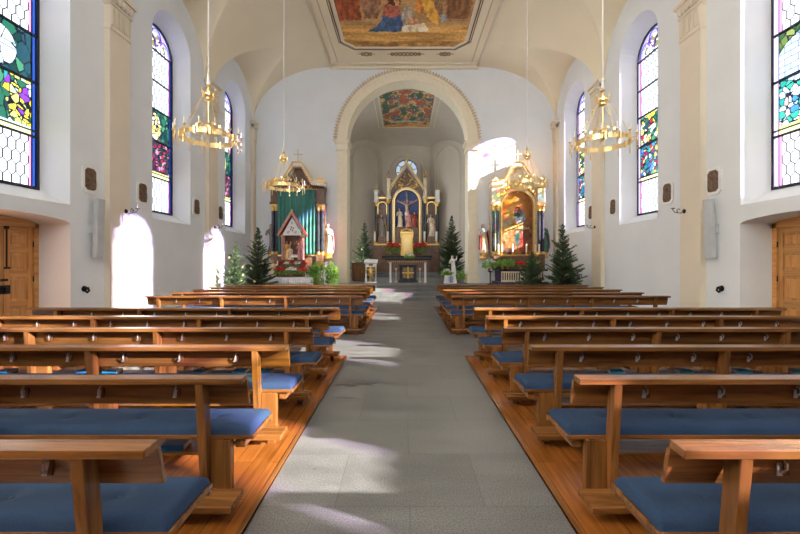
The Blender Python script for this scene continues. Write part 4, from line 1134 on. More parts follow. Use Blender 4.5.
# ------------------------------------------------------------------ altars
def column(parent, x, y, z0, z1, rad, mat='slate', name='column'):
    c = MB().lathe([(rad,z0+0.12),(rad*0.97,(z0+z1)/2),(rad*0.9,z1-0.28)], 18, (x,y,0)).build(name, mat, parent, smooth=False)
    MB().lathe([(rad*1.5,z0),(rad*1.5,z0+0.05),(rad*1.2,z0+0.06),(rad*1.3,z0+0.09),(rad*1.05,z0+0.125)], 16, (x,y,0)).build('base', 'gold', c)
    k = MB().lathe([(rad*0.95,z1-0.30),(rad*1.1,z1-0.28),(rad*1.0,z1-0.25),(rad*1.25,z1-0.12),(rad*1.6,z1-0.04),(rad*1.6,z1)], 14, (x,y,0))
    for i in range(8):
        a = i*PI/4
        for zz, rr in ((z1-0.19,1.2),(z1-0.09,1.55)): k.ball((x+rad*rr*math.cos(a), y+rad*rr*math.sin(a), zz), (rad*0.28,rad*0.28,0.045), 6)
    k.build('capital', 'gold', c)
    return c
def cross(m, x, y, z, h, w=None, t=0.02):
    w = w or h*0.55
    m.box(x-t,x+t,y-t,y+t,z,z+h); m.box(x-w/2,x+w/2,y-t,y+t,z+h*0.58,z+h*0.58+2*t)
    for px, pz in ((x-w/2,z+h*0.58+t),(x+w/2,z+h*0.58+t),(x,z+h)): m.ball((px,y,pz), t*1.7, 6)
def arch_strip(x, y0, y1, half, z0, zs, w, rise=None, n=24):
    r2 = half if rise is None else rise
    a = [(x-half,z0)]+[(x-half*math.cos(PI*k/n), zs+r2*math.sin(PI*k/n)) for k in range(n+1)]+[(x+half,z0)]
    b = [(x-half-w,z0)]+[(x-(half+w)*math.cos(PI*k/n), zs+(r2+w)*math.sin(PI*k/n)) for k in range(n+1)]+[(x+half+w,z0)]
    m = MB(); L = len(a); vs = [(p[0],y0,p[1]) for p in a]+[(p[0],y0,p[1]) for p in b]+[(p[0],y1,p[1]) for p in a]+[(p[0],y1,p[1]) for p in b]; fs = []
    for i in range(L-1): fs += [(i,L+i,L+i+1,i+1),(2*L+i,2*L+i+1,3*L+i+1,3*L+i),(i,i+1,2*L+i+1,2*L+i),(L+i,3*L+i,3*L+i+1,L+i+1)]
    fs += [(0,2*L,3*L,L),(L-1,2*L-1,4*L-1,3*L-1)]
    return m.add(vs, fs)
def offs(path, w):
    # band of width w above a roof-line path (x, z)
    return path + [(x, z+w) for x, z in reversed(path)]

def side_altar(cx, kind):
    r = empty('side_altar', (cx, 17.95, CHF)); B = CHF
    Z = lambda z: z-B
    yb = -0.05
    # altar table
    m = MB().box(-1.15, 1.15, -1.15, 0.1, 0, 0.12).box(-0.98, 0.98, -1.02, 0.1, 0.12, 0.62); m.build('altar_block', 'purple' if kind == 'r' else 'brownmarble', r)
    MB().box(-1.12, 1.12, -1.15, 0.1, 0.62, 0.70).build('altar_top', 'slate', r, bevel=0.01)
    if kind == 'r':
        g = MB().box(-0.98,0.98,-1.07,-1.03,0.12,0.20).box(-0.98,0.98,-1.07,-1.03,0.54,0.60)
        for k in range(19):
            x = -0.95+1.9*k/18
            if abs(x) > 0.12: g.box(x-0.022,x+0.022,-1.06,-1.03,0.2,0.54)
        g.box(-0.12,-0.08,-1.065,-1.03,0.2,0.54).box(0.08,0.12,-1.065,-1.03,0.2,0.54).box(-0.08,0.08,-1.06,-1.03,0.33,0.40)
        g.build('frontal_grille', 'robe_cream', r)
    # predella and pedestals
    MB().box(-1.20,1.20,-0.45,0.1,0.70,Z(1.92)).build('predella', 'brownmarble', r, bevel=0.01)
    MB().box(-1.27,1.27,-0.52,0.1,Z(1.90),Z(1.98)).build('shelf', 'gold', r, bevel=0.01)
    for s in (-1, 1):
        p = MB().box(s*1.06-0.15,s*1.06+0.15,-0.55,-0.2,0.72,Z(2.0)); p.build('pedestal', 'brownmarble', r, bevel=0.01)
        column(r, s*0.98, -0.40, Z(2.0), Z(4.35), 0.075); column(r, s*1.17, -0.36, Z(2.0), Z(4.35), 0.075)
        MB().box(s*1.08-0.2,s*1.08+0.2,-0.28,0.05,Z(2.0),Z(4.35)).build('pilaster', 'brownmarble' if kind == 'l' else 'robe_cream', r)
        e = MB().box(s*1.08-0.22,s*1.08+0.22,-0.50,0.05,Z(4.35),Z(4.47)).box(s*1.08-0.18,s*1.08+0.18,-0.46,0.05,Z(4.47),Z(5.12)); e.build('entablature', 'brownmarble' if kind == 'l' else 'robe_cream', r, bevel=0.01)
        # acanthus crest on the shoulders
        ac = MB()
        for k in range(5): ac.ball((s*1.08-0.14+0.07*k, -0.42, Z(5.47)+0.05*(2-abs(k-2))), (0.045,0.03,0.09), 7)
        ac.build('finial', 'gold', r, smooth=True)
    # back panel behind the picture, with the gable above
    H0 = 5.20
    gable = [(-1.28,H0),(-0.68,H0+0.08),(-0.20,6.12),(0.20,6.12),(0.68,H0+0.08),(1.28,H0)]
    MB().prism([(-1.0,Z(1.98)),(1.0,Z(1.98))]+[(x,Z(z)) for x, z in reversed(gable)], -0.12, 0.1).build('back_panel', 'brownmarble' if kind == 'l' else 'robe_cream', r)
    zz = [(x,Z(z)) for x, z in gable]
    g = MB().prism(offs(zz, 0.20), -0.50, 0.1); g.build('gable_cornice', 'white', r, bevel=0.01)
    MB().prism(offs([(x*1.03,z+0.20) for x, z in zz], 0.045), -0.56, 0.1).build('gable_gilding', 'gold' if kind == 'l' else 'robe_gold', r)
    d = MB()     # dentils under the cornice
    for i in range(len(zz)-1):
        a, b = Vector(zz[i]), Vector(zz[i+1]); n = max(2, int((b-a).length/0.10))
        for k in range(n):
            p = a.lerp(b, (k+0.5)/n); d.box(p.x-0.025,p.x+0.025,-0.54,-0.46,p.y-0.02,p.y+0.06)
    d.build('dentils', 'robe_gold', r)
    c = MB().box(-0.14,0.14,-0.4,0.0,Z(6.34),Z(6.42)); cross(c, 0, -0.3, Z(6.42), 0.55, 0.34, 0.022); c.build('gable_cross', 'ochre', r)
    # carved ornament in the gable
    o = MB(); rnd = random.Random(5 if kind == 'l' else 9)
    for k in range(26):
        t = k/25; x = -0.62+1.24*t; hh = 0.55*(1-abs(x)/0.66)
        o.ball((x, -0.16-rnd.uniform(0,.05), Z(5.12)+rnd.uniform(0.0, hh)), (rnd.uniform(.04,.07),0.04,rnd.uniform(.04,.08)), 7)
    o.build('gable_carving', 'robe_gold', r, smooth=True)
    # arched frame
    zs = 4.28
    arch_strip(0, -0.34, -0.12, 0.74, Z(1.98), Z(zs), 0.07).build('frame', 'gold', r)
    arch_strip(0, -0.26, -0.12, 0.82, Z(1.98), Z(zs), 0.10).build('outer_frame', 'robe_cream', r)
    if kind == 'r':
        arch_strip(0, -0.24, -0.12, 0.95, Z(1.98), Z(zs), 0.05).build('outer_moulding', 'robe_gold', r)
        # hanging gilded lambrequin beneath the gable
        l = MB()
        for k in range(15):
            x = -0.80+1.6*k/14; zt = Z(zs)+math.sqrt(max(0.02, 0.95**2-x*x))
            l.ball((x,-0.38,zt+0.04), (0.05,0.04,0.10), 7)
        l.build('lambrequin', 'gold', r, smooth=True)
        def pt(u, v): x = -0.74+1.48*u; return (x, -0.16, Z(1.98)+(zs+0.74-1.98)*v)
        def inside(u, v):
            x = -0.74+1.48*u; z = 1.98+(zs+0.74-1.98)*v
            return z < zs or x*x+(z-zs)**2 < 0.75**2
        def E(u, v, cx, cy, rx, ry): return ((u-cx)/rx)**2+((v-cy)/ry)**2 < 1
        def paint(u, v):
            w = 0.03*nz(u*3, v*5, 2.0, 4); U = u+w; V = v+w
            c = mix3(srgb(74,40,18)[:3], srgb(214,134,44)[:3], math.exp(-((u-.38)**2*3+(v-.78)**2*9))*1.2+0.25*nz(u*2,v*4,2))
            if v < 0.42: c = mix3(srgb(60,36,24)[:3], srgb(170,110,62)[:3], 0.45+0.9*nz(u*2,v*4,2.4,6))
            if E(U,V,.62,.60,.17,.13): c = mix3(srgb(120,118,130)[:3], srgb(176,160,158)[:3], .5+nz(u*8,v*8,2))
            if E(U,V,.52,.66,.11,.085): c = srgb(60,40,40)[:3]
            if E(U,V,.53,.73,.07,.035): c = srgb(70,40,26)[:3]
            if E(U,V,.50,.715,.035,.022): c = srgb(204,150,110)[:3]
            if E(U,V,.45,.60,.06,.02): c = srgb(214,160,116)[:3]
            if E(U,V,.15,.50,.2,.05): c = srgb(150,110,60)[:3]
            if abs(V-(.44-.06*abs(U-.45)))<.022 and .1<U<.9: c = srgb(188,160,110)[:3]
            for (a, b, rx, ry, k) in ((.28,.24,.17,.15,(206,120,60)),(.52,.24,.10,.10,(44,92,84)),(.68,.2,.10,.14,(176,56,40)),(.82,.32,.09,.10,(120,70,50)),(.15,.3,.08,.08,(200,150,100))):
                if E(U,V,a,b,rx,ry): c = mix3(tuple(q*.6 for q in srgb(*k)[:3]), srgb(*k)[:3], .6+nz(u*9,v*9,2))
            for (a, b) in ((.30,.385),(.50,.345),(.67,.35),(.83,.42),(.18,.38)):
                if E(U,V,a,b,.045,.022): c = srgb(206,150,112)[:3]
            return c
        canvas('painting', 'oil', pt, 74, 150, paint, inside, r)
    else:
        # green satin curtain hung before the picture
        m = MB(); nx_, nz_ = 90, 26; vs = []; fs = []
        for i in range(nx_+1):
            u = i/nx_; x = -0.88+1.76*u
            for j in range(nz_+1):
                v = j/nz_; z = Z(5.02)+( -0.10*math.sin(PI*u)**0.6*0 )-v*(5.02-1.98)
                g_ = 0.035*math.sin(u*62+0.8*math.sin(v*3))*(0.35+0.65*v)+0.012*math.sin(u*131+v*4)
                vs.append((x*(1-0.02*v), -0.62+0.16*0+g_, z))
        for i in range(nx_):
            for j in range(nz_): a = i*(nz_+1)+j; fs.append((a,a+nz_+1,a+nz_+2,a+1))
        cu = m.add(vs, fs).build('curtain', 'teal', r, smooth=True); so = cu.modifiers.new('thick', 'SOLIDIFY'); so.thickness = 0.012
        MB().tube([(-1.0,-0.62,Z(5.04)),(1.0,-0.62,Z(5.04))], 0.018, 8).build('curtain_rod', 'gold', r)
    return r
sa = side_altar(-5.05, 'l'); tag(sa, 'left side altar with green curtain under a gabled white and gold cornice', 'altar')
sb = side_altar(5.42, 'r'); tag(sb, 'right side altar with glowing arched painting between dark columns', 'altar')

# ---- nativity shrine in front of the green curtain
def shrine():
    r = empty('nativity_shrine', (-5.10, 16.98, CHF+0.70)); z0 = 0.0; r.scale = (0.74, 0.8, 0.93)
    MB().box(-0.80,0.80,-0.22,0.22,0,0.45).build('base', 'brownmarble', r, bevel=0.01)
    MB().box(-0.62,0.62,0.16,0.20,0.45,1.72).build('back_panel', 'darkwood', r)
    MB().box(-0.7,0.7,-0.2,0.2,0.43,0.47).build('floor_board', 'darkwood', r)
    for s in (-1, 1):
        for yy in (-0.15, 0.15):
            MB().box(s*0.60-0.05,s*0.60+0.05,yy-0.04,yy+0.04,0.45,1.62).build('post', 'rose', r, bevel=0.008)
        MB().box(s*0.60-0.08,s*0.60+0.08,-0.22,0.22,1.58,1.68).build('capital', 'robe_gold', r, bevel=0.01)
        # roof slope
        a = Vector((s*0.82, 1.62)); b = Vector((0, 2.72)); d = (b-a).normalized(); n = Vector((-d.y*s, d.x*s)) if s > 0 else Vector((-d.y, d.x)); n = n if n.y > 0 else -n
        q = [a, b, b+n*0.07, a+n*0.07]
        MB().prism([(p.x,p.y) for p in q], -0.27, 0.24).build('roof', 'red', r)
        q = [a-n*0.03, b-n*0.03, b+n*0.11, a+n*0.11]
        MB().prism([(p.x,p.y) for p in q], -0.31, -0.265).build('bargeboard', 'rose', r)
    MB().prism([(-0.62,1.66),(0.62,1.66),(0.0,2.55)], -0.16, -0.12).build('tympanum', 'white', r)
    t = MB()
    for cx_, cz_, rr in ((0,1.98,0.17),(-0.22,1.82,0.1),(0.22,1.82,0.1),(0,2.27,0.08)):
        for k in range(4): t.ball((cx_+rr*0.5*math.cos(k*PI/2+.4),-0.175,cz_+rr*0.5*math.sin(k*PI/2+.4)), (rr*0.28,0.012,rr*0.28), 8)
    t.build('tracery', 'stonestat', r)
    MB().lathe([(0.05,0),(0.08,0.06),(0.03,0.1),(0.06,0.16),(0.0,0.22)], 8, (0,-0.2,2.74)).build('finial', 'gold', r)
    return tag(r, 'small red-roofed nativity shrine with pointed gable before the green curtain', 'shrine')
shrine()
SZ = CHF+0.70+0.47*0.93+0.001
figure('nativity_figure', (-5.37,17.02,SZ), 0.86, 'robe_gold', cloak='robe_cream', rz=0.4, arms='one_up', label='gold-robed standing figure at the left inside the nativity shrine', group='nativity figures')
figure('nativity_figure', (-5.22,17.02,SZ), 0.66, 'robe_cream', rz=0.3, arms='fold', kneel=True, label='cream-robed kneeling figure left of the crib in the shrine', group='nativity figures')
figure('nativity_figure', (-4.83,17.02,SZ), 0.80, 'robe_pink', cloak='blue', rz=-0.4, arms='fold', label='pink-robed figure at the right inside the nativity shrine', group='nativity figures')
cr = empty('crib', (-5.02,16.98,SZ)); MB().box(-0.15,0.15,-0.06,0.06,0.10,0.2).build('trough', 'whitepetal', cr, bevel=0.01); MB().box(-0.13,-0.1,-0.06,0.06,0,0.1).box(0.1,0.13,-0.06,0.06,0,0.1).build('legs', 'darkwood', cr)
MB().ball((-0.07,0,0.23), 0.035, 8).ball((0.03,0,0.22), (0.09,0.04,0.035), 8).build('infant', 'flesh', cr, remesh=0.008)
tag(cr, 'white crib with an infant figure in the nativity shrine', 'crib')
# flowers before the shrine
TB = CHF+0.70
k = 0
for x, y, c, w in ((-5.52,16.86,'poin','leftmost of the row'),(-5.28,16.84,'whitepetal','left'),(-5.04,16.84,'poin','in the middle'),(-4.82,16.84,'whitepetal','right'),(-4.58,16.86,'poin','rightmost of the row')):
    leafy((x,y,TB), 0.22, 0.15, '%s flowers below the nativity shrine, %s' % ('red' if c == 'poin' else 'white', w), 40+k, n=90, flower=c, nfl=26, name='flower_pot', cat='flowers', group='flowers before the nativity shrine', ps=0.055); k += 1
figure('angel', (-5.88,16.6,CHF+0.02), 1.12, 'robe_cream', rz=0.3, arms='one_up', label='light-robed angel figure left of the shrine flowers', group='angels beside the shrine', hair='robe_gold')
figure('angel', (-4.36,16.6,CHF+0.02), 0.95, 'white', rz=-0.3, arms='fold', kneel=True, label='white-robed kneeling angel right of the shrine flowers', group='angels beside the shrine', hair='robe_gold')
for i, (x, w) in enumerate(((-5.45,'left'),(-4.92,'in the middle'),(-4.4,'right'))):
    leafy((x,16.18,CHF+0.371), 0.30, 0.21, '%s flowers on the white-skirted low table, %s' % ('white' if i == 1 else 'red', w), 140+i, n=150, flower='whitepetal' if i == 1 else 'poin', nfl=34, name='flower_pot', cat='flowers', group='flowers on the low table')
# pleated white skirt of the low table below
m = MB(); vs = []; fs = []
for i in range(121):
    x = -1.0+2.0*i/120; yy = 0.02*math.sin(i*1.05)
    vs += [(x,-0.25+yy,0.0),(x,-0.25+yy*0.6,0.36)]
for i in range(120): fs.append((2*i,2*i+2,2*i+3,2*i+1))
tr_ = empty('low_table', (-4.92,16.2,CHF)); m.add(vs, fs)
sk = m.build('pleated_skirt', 'cloth', tr_, smooth=True); so = sk.modifiers.new('t', 'SOLIDIFY'); so.thickness = 0.008
MB().box(-1.0,1.0,-0.23,0.13,0.34,0.37).build('table_top', 'cloth', tr_); MB().box(-0.95,0.95,-0.2,0.1,0.0,0.34).build('body', 'cloth', tr_)
tag(tr_, 'low table with pleated white skirt in front of the left altar', 'table')

# ---- statues on brackets beside the side altars
figure('altar_statue', (-6.36,17.80,2.10), 1.35, 'stonestat', rz=0.3, arms='hold', label='dark grey statue on a bracket left of the green-curtained altar', group='statues beside the side altars', plinth=0.28)
figure('altar_statue', (-3.62,17.80,2.05), 1.42, 'robe_cream', cloak='robe_pink', rz=-0.2, arms='hold', label='cream and pink statue on a bracket right of the green-curtained altar', group='statues beside the side altars', plinth=0.28)
figure('altar_statue', (3.84,17.80,2.05), 1.42, 'robe_cream', cloak='red', rz=0.2, arms='one_up', label='pale statue with raised arm left of the painted altar', group='statues beside the side altars', plinth=0.28)
figure('altar_statue', (6.72,17.80,2.10), 1.40, 'robe_green', cloak='brownmarble', rz=-0.3, arms='fold', label='green-robed statue right of the painted altar, above the fir', group='statues beside the side altars', plinth=0.28, halo=True)

# ---- candles and plants of the right altar
for i, (x, w) in enumerate(((4.42,'leftmost'),(4.60,'second from left'),(5.10,'third from left'),(5.74,'third from right'),(6.16,'second from right'),(6.34,'rightmost'))):
    candle((x, 17.36, 1.985-0.001), 0.36, 0.035, 'white candle on the right altar shelf, %s' % w, 'candles on the right altar')
for i, (x, w) in enumerate(((4.55,'leftmost, on the altar top corner'),(4.80,'second from left'),(5.98,'rightmost'))):
    leafy((x, 17.12, TB), 0.36, 0.25, 'bright green potted plant before the right altar, '+w, 60+i, n=230, group='plants on the right altar')
leafy((5.40,17.10,TB), 0.2, 0.17, 'dark red poinsettia in the middle of the right altar top', 66, n=110, flower='poin', nfl=34, name='poinsettia', group='plants on the right altar')
wr = leafy((3.92,17.0,CHF+0.62), 0.42, 0.27, 'green and white bouquet on a stand left of the right altar', 67, n=220, flower='whitepetal', nfl=10)
s_ = MB().lathe([(0.16,0),(0.16,0.03),(0.03,0.06),(0.03,0.55),(0.12,0.6),(0.12,0.62)], 12).build('flower_stand', 'darkwood', None, loc=(3.96,17.0,CHF)); tag(s_, 'dark turned stand under the green and white bouquet', 'stand')

# ---- firs
conifer((-5.92,15.0,0), 3.1, 0.78, 'tallest fir tree left of the shrine, its tip before the wall corner', 1, stars=10, dens=1.2)
conifer((-6.42,14.1,0), 2.4, 0.55, 'smaller fir tree at the far left by the side wall', 2, stars=8, dens=1.2)
leafy((-3.58,16.45,CHF), 1.15, 0.62, 'light green bushy fir right of the nativity shrine', 71, pot=False, n=1500, cat='tree', name='small_fir_tree')
conifer((6.28,14.65,0), 3.2, 0.88, 'tall fir tree on the right between altar and side wall', 4, dens=1.1)
conifer((5.25,15.2,0), 2.1, 0.72, 'lower dark fir tree before the right altar edge', 5, dens=1.3)

# ---- the high altar
def high_altar():
    r = empty('high_altar', (0.20, 25.9, CHF)); B = CHF; Z = lambda z: z-B; k = 0.0689
    MB().box(-2.4,2.4,-1.6,0.4,0,0.15).box(-2.1,2.1,-1.3,0.4,0.15,0.30).build('steps', 'stone', r)
    MB().box(-1.5,1.5,-1.0,0.2,0.30,1.30).build('altar_block', 'brownmarble', r, bevel=0.01)
    MB().box(-1.7,1.7,-1.1,0.2,1.30,1.42).build('altar_top', 'slate', r, bevel=0.01)
    for s in (-1, 1): MB().box(s*1.85-0.42,s*1.85+0.42,-0.5,0.2,0.30,1.9).build('side_block', 'brownmarble', r, bevel=0.01)
    MB().box(-2.25,2.25,-0.45,0.25,1.42,Z(2.75)).build('predella', 'brownmarble', r, bevel=0.01)
    MB().box(-2.3,2.3,-0.5,0.25,Z(2.75),Z(2.85)).build('shelf', 'gold', r)
    MB().box(-2.15,2.15,0.02,0.25,Z(2.85),Z(5.9)).build('back_panel', 'brownmarble', r)
    for s in (-1, 1):
        column(r, s*2.12, -0.25, Z(2.85), Z(5.75), 0.085, 'slate'); column(r, s*1.28, -0.30, Z(2.85), Z(5.95), 0.10, 'slate')
        # outer pinnacle
        p = MB().box(s*2.12-0.17,s*2.12+0.17,-0.42,0.1,Z(5.75),Z(5.9)).box(s*2.12-0.13,s*2.12+0.13,-0.38,0.05,Z(5.9),Z(6.45)).box(s*2.12-0.17,s*2.12+0.17,-0.42,0.1,Z(6.45),Z(6.55)); p.build('pinnacle', 'white', r, bevel=0.01)
        p = MB().lathe([(0.10,0),(0.05,0.08),(0.11,0.17),(0.03,0.3),(0.05,0.36),(0,0.45)], 8, (s*2.12,-0.15,Z(6.55))); p.build('finial', 'gold', r)
        # inner pinnacle
        p = MB().box(s*1.26-0.19,s*1.26+0.19,-0.48,0.1,Z(5.95),Z(6.12)).box(s*1.26-0.13,s*1.26+0.13,-0.42,0.05,Z(6.12),Z(7.25)).box(s*1.26-0.18,s*1.26+0.18,-0.47,0.1,Z(7.25),Z(7.38)); p.build('pinnacle', 'robe_cream', r, bevel=0.01)
        p = MB().lathe([(0.12,0),(0.05,0.1),(0.13,0.2),(0.04,0.4),(0.07,0.46),(0,0.6)], 8, (s*1.26,-0.2,Z(7.38))); p.build('finial', 'rose' if s < 0 else 'gold', r)
        # niche canopy with arch
        MB().box(s*1.70-0.42,s*1.70+0.42,-0.25,0.1,Z(6.0),Z(6.1)).build('canopy', 'gold', r)
        MB().prism([(s*1.70-0.36,Z(5.9)),(s*1.70+0.36,Z(5.9)),(s*1.70,Z(6.55))], -0.22, 0.1).build('canopy_gable', 'brownmarble', r)
        arch_strip(s*1.70, -0.3, -0.1, 0.28, Z(4.9), Z(5.45), 0.06, n=14).build('niche_arch', 'gold', r)
        MB().box(s*1.70-0.3,s*1.70+0.3,-0.4,0.05,Z(2.85),Z(3.35)).build('niche_pedestal', 'brownmarble', r, bevel=0.02)
    # main gable
    g = [(-1.25,Z(6.35)),(0.0,Z(8.30)),(1.25,Z(6.35))]
    MB().prism([(-1.2,Z(5.9)),(1.2,Z(5.9)),(1.2,Z(6.35)),(0,Z(8.2)),(-1.2,Z(6.35))], -0.1, 0.2).build('gable_panel', 'brownmarble', r)
    MB().prism(offs(g, 0.16), -0.42, 0.2).build('gable_cornice', 'robe_cream', r, bevel=0.01)
    MB().prism(offs([(x*1.04,z+0.16) for x, z in g], 0.07), -0.48, 0.2).build('gable_gilding', 'gold', r)
    c = MB().lathe([(0.14,0),(0.08,0.1),(0.12,0.18),(0.0,0.3)], 8, (0,-0.2,Z(8.42))); cross(c, 0, -0.2, Z(8.7), 0.4, 0.26, 0.02); c.build('gable_cross', 'gold', r)
    o = MB(); rnd = random.Random(3)
    for _ in range(60):
        x = rnd.uniform(-0.85,0.85); z = rnd.uniform(6.75,6.85+1.1*(1-abs(x)/0.95)); o.ball((x,-0.14,Z(z)), (rnd.uniform(.04,.09),0.06,rnd.uniform(.04,.09)), 6)
    o.build('gable_carving', 'gold', r, smooth=True)
    # niche of the crucifixion
    pts = [(-0.86,Z(3.0))]+[(-0.86*math.cos(PI*i/24), Z(5.75)+0.86*math.sin(PI*i/24)) for i in range(25)]+[(0.86,Z(3.0))]
    MB().box(-0.8,0.8,-0.40,-0.14,Z(2.9),Z(4.0)).build('niche_step', 'brownmarble', r, bevel=0.02)
    MB().prism(pts, -0.14, -0.02).build('niche_back', 'blue', r)
    arch_strip(0, -0.35, -0.05, 0.84, Z(2.9), Z(5.75), 0.07).build('niche_frame', 'gold', r)
    arch_strip(0, -0.28, -0.05, 0.91, Z(2.9), Z(5.75), 0.11).build('niche_moulding', 'robe_cream', r)
    # tabernacle
    t = MB().box(-0.42,0.42,-1.0,-0.4,1.42,1.6).box(-0.34,0.34,-0.94,-0.4,1.6,2.9).box(-0.45,0.45,-1.05,-0.4,2.9,3.05); t.build('tabernacle', 'gold', r, bevel=0.015)
    MB().prism([(-0.2,1.75),(0.2,1.75),(0.2,2.45),(0.0,2.7),(-0.2,2.45)], -0.97, -0.94).build('tabernacle_door', 'brass', r, bevel=0.005)
    o = MB()
    for kx in range(7): o.ball((-0.36+0.12*kx,-0.85,3.12+0.04*(3-abs(kx-3))), (0.06,0.08,0.1), 8)
    o.build('tabernacle_crest', 'gold', r, smooth=True)
    for s in (-1, 1): column(r, s*0.38, -0.97, 1.6, 2.9, 0.04, 'robe_gold', 'tabernacle_column')
    return tag(r, 'tall gilded high altar with pointed gable at the end of the chancel', 'altar')
high_altar()
def crucifix(loc):
    r = empty('crucifix', loc)
    MB().box(-0.05,0.05,0.05,0.11,0.0,2.5).box(-0.72,0.72,0.05,0.11,1.72,1.82).build('cross', 'darkwood', r)
    b = MB()
    b.tube([(0,0,0.75),(0.02,-0.03,1.0),(0,-0.02,1.25),(0,-0.03,1.5),(0,-0.03,1.62)], [0.10,0.12,0.10,0.14,0.05], 12)
    for s in (-1, 1):
        b.tube([(s*0.06,-0.02,0.85),(s*0.07,-0.10,0.5),(s*0.03,-0.02,0.16),(s*0.02,-0.06,0.05)], [0.085,0.07,0.045,0.03], 10)
        b.tube([(s*0.12,-0.02,1.56),(s*0.40,-0.02,1.70),(s*0.66,0.0,1.86)], [0.055,0.045,0.03], 10)
        b.ball((s*0.69,-0.01,1.89), (0.045,0.025,0.05), 8)
    b.tube([(0,-0.03,1.6),(0.03,-0.06,1.72)], 0.045, 8); b.ball((0.04,-0.08,1.80), (0.075,0.085,0.105), 12)
    b.build('body', 'flesh', r, remesh=0.02)
    MB().lathe([(0.13,0.78),(0.15,0.86),(0.14,1.02),(0.12,1.06)], 14).build('loincloth', 'whitepetal', r, smooth=True)
    MB().ball((0.05,-0.05,1.85), (0.085,0.08,0.09), 10).build('hair', 'hair', r, smooth=True)
    return tag(r, 'carved crucifix with pale figure in the blue niche of the high altar', 'crucifix')
crucifix((0.20, 25.64, 4.005))
ZS = 2.85
figure('altar_statue', (-1.50,25.65,3.36), 1.55, 'stonestat', cloak='robe_gold', arms='hold', label='grey statue with gilded cloak in the left niche of the high altar', group='statues on the high altar')
figure('altar_statue', (1.90,25.65,3.36), 1.55, 'robe_cream', cloak='robe_pink', arms='hold', label='cream and pink statue in the right niche of the high altar', group='statues on the high altar')
figure('altar_statue', (-0.28,25.60,4.005), 1.30, 'robe_cream', cloak='blue', rz=-0.3, arms='fold', label='blue-cloaked mourning figure left below the crucifix', group='statues on the high altar')
figure('altar_statue', (0.34,25.60,4.005), 1.20, 'robe_pink', rz=0.1, arms='fold', kneel=True, label='pink-robed kneeling figure at the foot of the crucifix', group='statues on the high altar')
figure('altar_statue', (0.74,25.60,4.005), 1.05, 'red', cloak='robe_gold', rz=0.3, arms='one_up', label='red-robed figure right below the crucifix', group='statues on the high altar')
for x, w in ((-2.0,'outer left'),(-1.12,'inner left'),(1.42,'inner right'),(2.24,'outer right')):
    candle((x, 25.45, 2.65 if False else 2.85), 0.62, 0.075, 'thick white candle on the high altar, '+w, 'thick candles on the high altar', sh=0.22)
for i, (x, w) in enumerate(((-0.95,'far left'),(-0.60,'left of the tabernacle'),(0.95,'right of the tabernacle'),(1.30,'far right'))):
    leafy((x, 25.15, CHF+1.42), 0.75, 0.34, 'red poinsettia on the high altar table, '+w, 80+i, n=110, flower='poin', nfl=40, name='poinsettia', cat='flowers', group='poinsettias on the high altar')
conifer((-2.5,23.5,CHF), 3.7, 0.85, 'tall fir tree in the chancel left of the high altar', 6, dens=0.8, stars=6)
conifer((2.93,22.7,CHF), 3.95, 1.05, 'tall fir tree in the chancel right of the high altar', 7, stars=8)

# ---- the free-standing altar in front
def table_altar():
    r = empty('table_altar', (0.20, 18.75, CHF))
    MB().box(-1.12,1.12,-0.42,0.42,1.12,1.20).build('table_top', 'slate', r, bevel=0.01)
    d = MB().box(-1.0,1.0,-0.36,0.36,1.02,1.12)
    for k in range(21): d.box(-0.99+0.0943*k-0.018,-0.99+0.0943*k+0.018,-0.385,-0.36,0.96,1.10)
    d.build('frieze', 'brownmarble', r)
    g = MB()
    for k in range(21): g.box(-0.99+0.0943*k-0.012,-0.99+0.0943*k+0.012,-0.392,-0.385,1.0,1.08)
    g.build('frieze_gilding', 'gold', r)
    for sx in (-0.88, 0.88):
        for sy in (-0.3, 0.3):
            MB().lathe([(0.06,0),(0.06,0.04),(0.04,0.06),(0.038,0.9),(0.06,0.96),(0.065,1.02)], 12, (sx,sy,0)).build('leg', 'white', r)
    MB().box(-0.42,0.42,-0.34,0.3,0.06,0.86).build('block', 'slate', r, bevel=0.01)
    MB().box(-0.48,0.48,-0.38,0.34,0.0,0.10).box(-0.48,0.48,-0.38,0.34,0.82,0.88).build('block_mouldings', 'slate', r, bevel=0.01)
    c = MB().box(-0.045,0.045,-0.36,-0.34,0.2,0.78).box(-0.29,0.29,-0.36,-0.34,0.445,0.535)
    for sx in (-1,1):
        for sz in (-1,1):
            x, z = sx*0.165, 0.49+sz*0.165
            c.box(x-0.085,x+0.085,-0.358,-0.34,z-0.085,z-0.065).box(x-0.085,x+0.085,-0.358,-0.34,z+0.065,z+0.085).box(x-0.085,x-0.065,-0.358,-0.34,z-0.085,z+0.085).box(x+0.065,x+0.085,-0.358,-0.34,z-0.085,z+0.085).box(x-0.03,x+0.03,-0.358,-0.34,z-0.03,z+0.03)
    c.build('gold_cross', 'gold', r)
    for sx in (-1,1): MB().lathe([(0.05,0),(0.07,0.05),(0.02,0.1),(0.02,0.6),(0.07,0.68),(0.07,0.72)], 10, (sx*0.6,-0.2,0.0)).build('side_pillar', 'robe_cream', r)
    return tag(r, 'dark free-standing altar with gold cross panel and white legs at the chancel steps', 'altar')
table_altar()
leafy((0.28,18.45,CHF+1.20), 0.2, 0.24, 'white flower arrangement on the free-standing altar', 90, pot=False, n=160, flower='whitepetal', nfl=30, name='flower_arrangement', cat='flowers')
